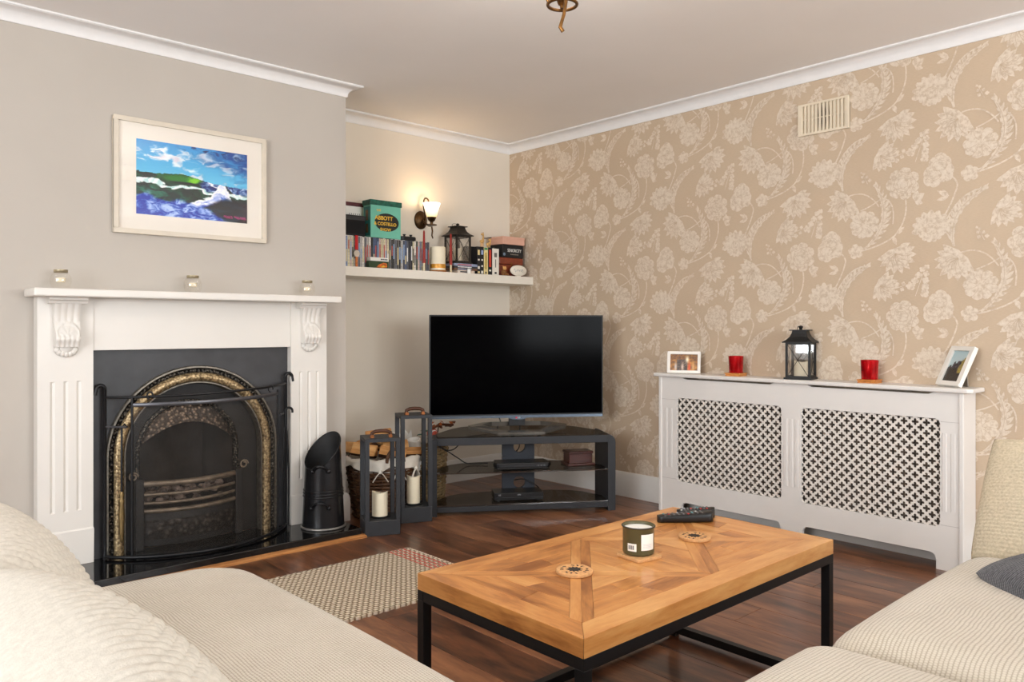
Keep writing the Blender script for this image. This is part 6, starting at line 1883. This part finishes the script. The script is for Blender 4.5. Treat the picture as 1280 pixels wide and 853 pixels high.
# ================================================================== CORNER SOFA
seat_fab = fabric('oatmeal_cord_weave', (176, 165, 146), (212, 203, 188), .0085, .0072, .55, .003)
fine_fab = fabric('oatmeal_fine_weave', (166, 154, 134), (212, 203, 188), .0062, .0078, .6, .0025)
back_fab = M('oatmeal_jumbo_cord', (192, 185, 173), .95, 0, .15, vary=.08, nscale=140, bumps=.25, bscale=500)
sofa = thing('corner_sofa', 'large oatmeal corded corner sofa with deep seat and jumbo cord back cushions', 'sofa', (.9, .7, 0))
OX, OY = .9, .7
def lsofa(x, y, z): return (x-OX, y-OY, z)
def loft_cushion(name, x0, y0, x1, y1, z0, z1, rp, rv, crown, mat, parent, rot90=False, sag=None, nb=8):
    """soft upholstered block: rounded in plan and in section, crowned on top; built about its own centre"""
    cx, cy = (x0+x1)/2, (y0+y1)/2; hx_, hy_ = (x1-x0)/2, (y1-y0)/2
    if rot90: hx_, hy_ = hy_, hx_
    def ring(ins, z, n=10):
        r = max(rp-ins, .004); return [(p[0], p[1], z) for p in rrect(-hx_+ins, -hy_+ins, hx_-ins, hy_-ins, min(r, hx_-ins, hy_-ins), n)]
    # densify straight runs
    def dens(pts, m=8):
        out = []
        for i in range(len(pts)):
            a, b_ = Vector(pts[i]), Vector(pts[(i+1) % len(pts)])
            k = m if (b_-a).length > .12 else 1
            for j in range(k): out.append(a.lerp(b_, j/k))
        return out
    base = dens(ring(0, 0)); n = len(base)
    rows = []
    def scaled(ins, z):
        q = []
        for p in base:
            fx = (hx_-ins)/hx_; fy = (hy_-ins)/hy_; q.append(Vector((p.x*fx, p.y*fy, z)))
        return q
    for i in range(nb+1):
        t = pi/2*i/nb; rows.append(scaled(rv*.35*(1-sin(t)), z0+rv*.35*(1-cos(t)) if False else z0+rv*.35*(1-cos(pi/2-t))*0+ (rv*.35)*(sin(t)) ))
    for i in range(nb+1):
        t = pi/2*i/nb; rows.append(scaled(rv*(1-cos(t)), z1-rv+rv*sin(t)))
    K = 14
    for i in range(1, K+1):
        s = 1-i/K*(1-.02)
        rows.append([Vector((p.x*s, p.y*s, z1)) for p in rows[2*nb+1]])
    vs = []
    for r in rows:
        for p in r:
            z = p.z
            if z > z1-rv:
                z += crown*max(0, 1-(p.x/hx_)**2)**.7*max(0, 1-(p.y/hy_)**2)**.7
                if sag: z += sag(p.x, p.y)
            vs.append((p.x, p.y, z))
    m_ = len(rows)
    mb = MB().add(vs, [(i*n+j, i*n+(j+1) % n, (i+1)*n+(j+1) % n, (i+1)*n+j) for i in range(m_-1) for j in range(n)]+[tuple(range(n-1, -1, -1)), tuple((m_-1)*n+j for j in range(n))])
    o = mb.build(name, mat, parent, smooth=70)
    o.location = lsofa(cx, cy, 0)
    if rot90: o.rotation_euler = (0, 0, pi/2)
    return o
base_m = fabric('oatmeal_base_weave', (166, 150, 128), (214, 203, 184), .012, .009, .7, .003)
ZS0, ZS1 = .27, .452
# plinth bodies
MB().box(-.30-OX, .70-OY, .03, .82-OX, 1.98-OY, .29).build('chaise_base', base_m, sofa, bevel=.02)
MB().box(-.30-OX, -.40-OY, .03, 2.62-OX, .66-OY, .29).build('bench_base', base_m, sofa, bevel=.02)
for x, y in ((-.22, 1.9), (.74, 1.9), (.74, .78), (-.22, -.32), (2.5, -.32), (2.5, .56)):
    MB().lathe([(.02, 0), (.026, .03)], 12).build('foot', black_satin, sofa, loc=lsofa(x, y, 0))
# seat cushions
loft_cushion('seat_cushion', .16, 1.33, .905, 2.075, ZS0, ZS1, .12, .085, .03, seat_fab, sofa) if False else None
loft_cushion('chaise_seat_cushion', .10, .775, .908, 2.105, ZS0, ZS1, .13, .09, .030, fine_fab, sofa)
loft_cushion('seat_cushion', .885, -.10, 1.557, .788, ZS0, ZS1, .05, .085, .028, seat_fab, sofa, True)
loft_cushion('seat_cushion', 1.562, -.10, 2.46, .772, ZS0, ZS1, .06, .085, .035, seat_fab, sofa, True)
loft_cushion('corner_seat_cushion', .10, -.10, .90, .770, ZS0, ZS1, .05, .085, .028, seat_fab, sofa)
# frames of the backs and arm
MB().box(-.32-OX, -.42-OY, .03, -.12-OX, 2.0-OY, .62).build('chaise_back_frame', base_m, sofa, bevel=.04)
MB().box(-.10-OX, -.42-OY, .03, 2.66-OX, -.24-OY, .62).build('bench_back_frame', base_m, sofa, bevel=.04)
MB().box(2.68-OX, -.42-OY, .03, 2.84-OX, .60-OY, .55).build('arm', base_m, sofa, bevel=.04)
def cord_pillow(name, w, h, T, pitch, nub, amp, mat, parent, loc, R, nu, nv, pinch=.06, p=.38, ribs_vertical=True):
    """plump cushion with real corded relief: local x across, z up, front faces -y"""
    vs = []; fs = []
    def sheet(sgn):
        out = []
        for j in range(nv):
            v = -1+2*j/(nv-1)
            for i in range(nu):
                u = -1+2*i/(nu-1)
                x = w/2*u*(1-pinch*(1-v*v)*0+0)*(1-pinch*(abs(v)**4)*.3)
                z = h/2*v*(1-pinch*(abs(u)**4)*.3)
                e = max(0, 1-u*u)**p*max(0, 1-v*v)**p
                y = T/2*e
                fade = min(1, e*3)
                c, d = (x, z) if ribs_vertical else (z, x)
                k = math.floor(c/pitch)
                rb = abs(sin(pi*c/pitch))**.9
                nb_ = .55+.45*abs(sin(pi*(d/nub+.5*(k % 2))))**.7
                y += amp*rb*nb_*fade
                out.append((x, sgn*y, z))
        return out
    a, b_ = sheet(-1), sheet(1)
    n = nu*nv
    for j in range(nv-1):
        for i in range(nu-1):
            q = (j*nu+i, j*nu+i+1, (j+1)*nu+i+1, (j+1)*nu+i)
            fs.append(q); fs.append(tuple(n+x_ for x_ in q[::-1]))
    mb = MB().add(a+b_, fs)
    o = mb.build(name, mat, parent, smooth=80)
    o.matrix_local = Matrix.Translation(loc) @ R.to_4x4()
    # piped seam around the edge
    pts = []
    for u, v in [(-1+2*i/24, -1) for i in range(24)]+[(1, -1+2*i/24) for i in range(24)]+[(1-2*i/24, 1) for i in range(24)]+[(-1, 1-2*i/24) for i in range(24)]:
        x = w/2*u*(1-pinch*(abs(v)**4)*.3); z = h/2*v*(1-pinch*(abs(u)**4)*.3); pts.append((x, 0, z))
    return o, pts
def frame_R(front, up_tilt):
    """front: plan direction the cushion faces; tilted back by up_tilt"""
    f = Vector((front[0], front[1], 0)).normalized()
    y_ = -(f*cos(up_tilt)+Vector((0, 0, 1))*sin(up_tilt)); z_ = (Vector((0, 0, 1))*cos(up_tilt)-f*sin(up_tilt)); x_ = y_.cross(z_)
    return Matrix((x_, y_, z_)).transposed()
Rk = frame_R((1, .0), radians(22))
for yc, w_, xo in ((1.61, .66, .265), (.95, .66, .268)):
    o, pts = cord_pillow('back_cushion', w_, .44, .28, .0200, .0165, .0085, back_fab, sofa, Vector(lsofa(xo, yc, .545)), Rk, 230, 170)
    o['label'] = 'plump jumbo cord back cushion'
Rb = frame_R((0, 1), radians(16))
for xc in (.55, 1.22, 1.9):
    o, pts = cord_pillow('back_cushion', .64, .34, .26, .0185, .0150, .0048, back_fab, sofa, Vector(lsofa(xc, -.09, .60)), Rb, 90, 60)
# ---- loose cushions on the bench end
tweed = M('cream_basket_weave', (192, 179, 155), .95, 0, .15, vary=.16, nscale=160, bumps=.4, bscale=300)
Rr_ = frame_R((-1, 0), radians(33))
ec = thing('end_cushion', 'cream basket weave cushion leaning upright at far end of sofa', 'cushion', (2.475, .45, .46))
o, pts = cord_pillow('cover', .58, .372, .19, .0098, .0125, .0026, tweed, ec, Vector((.02, 0, .135)), Rr_, 190, 150, .05, .36, ribs_vertical=False)
MB().tube(pts, .0032, 6, True).build('seam', M('seam_thread', (150, 134, 108), .9, vary=.3, nscale=200), o, smooth=60)
gk = thing('grey_cushion', 'small charcoal knitted cushion lying on the sofa seat', 'cushion', (2.135, .365, .458))
knit = fabric('charcoal_knit', (38, 38, 40), (88, 88, 92), .006, .005, .8, .003)
Rg = (Matrix.Rotation(radians(50), 3, 'Z') @ Matrix.Rotation(radians(-97), 3, 'X'))
o, pts = cord_pillow('cover', .42, .42, .14, .007, .006, .0012, knit, gk, Vector((0, 0, .048)), Rg, 90, 90, .22, .42)
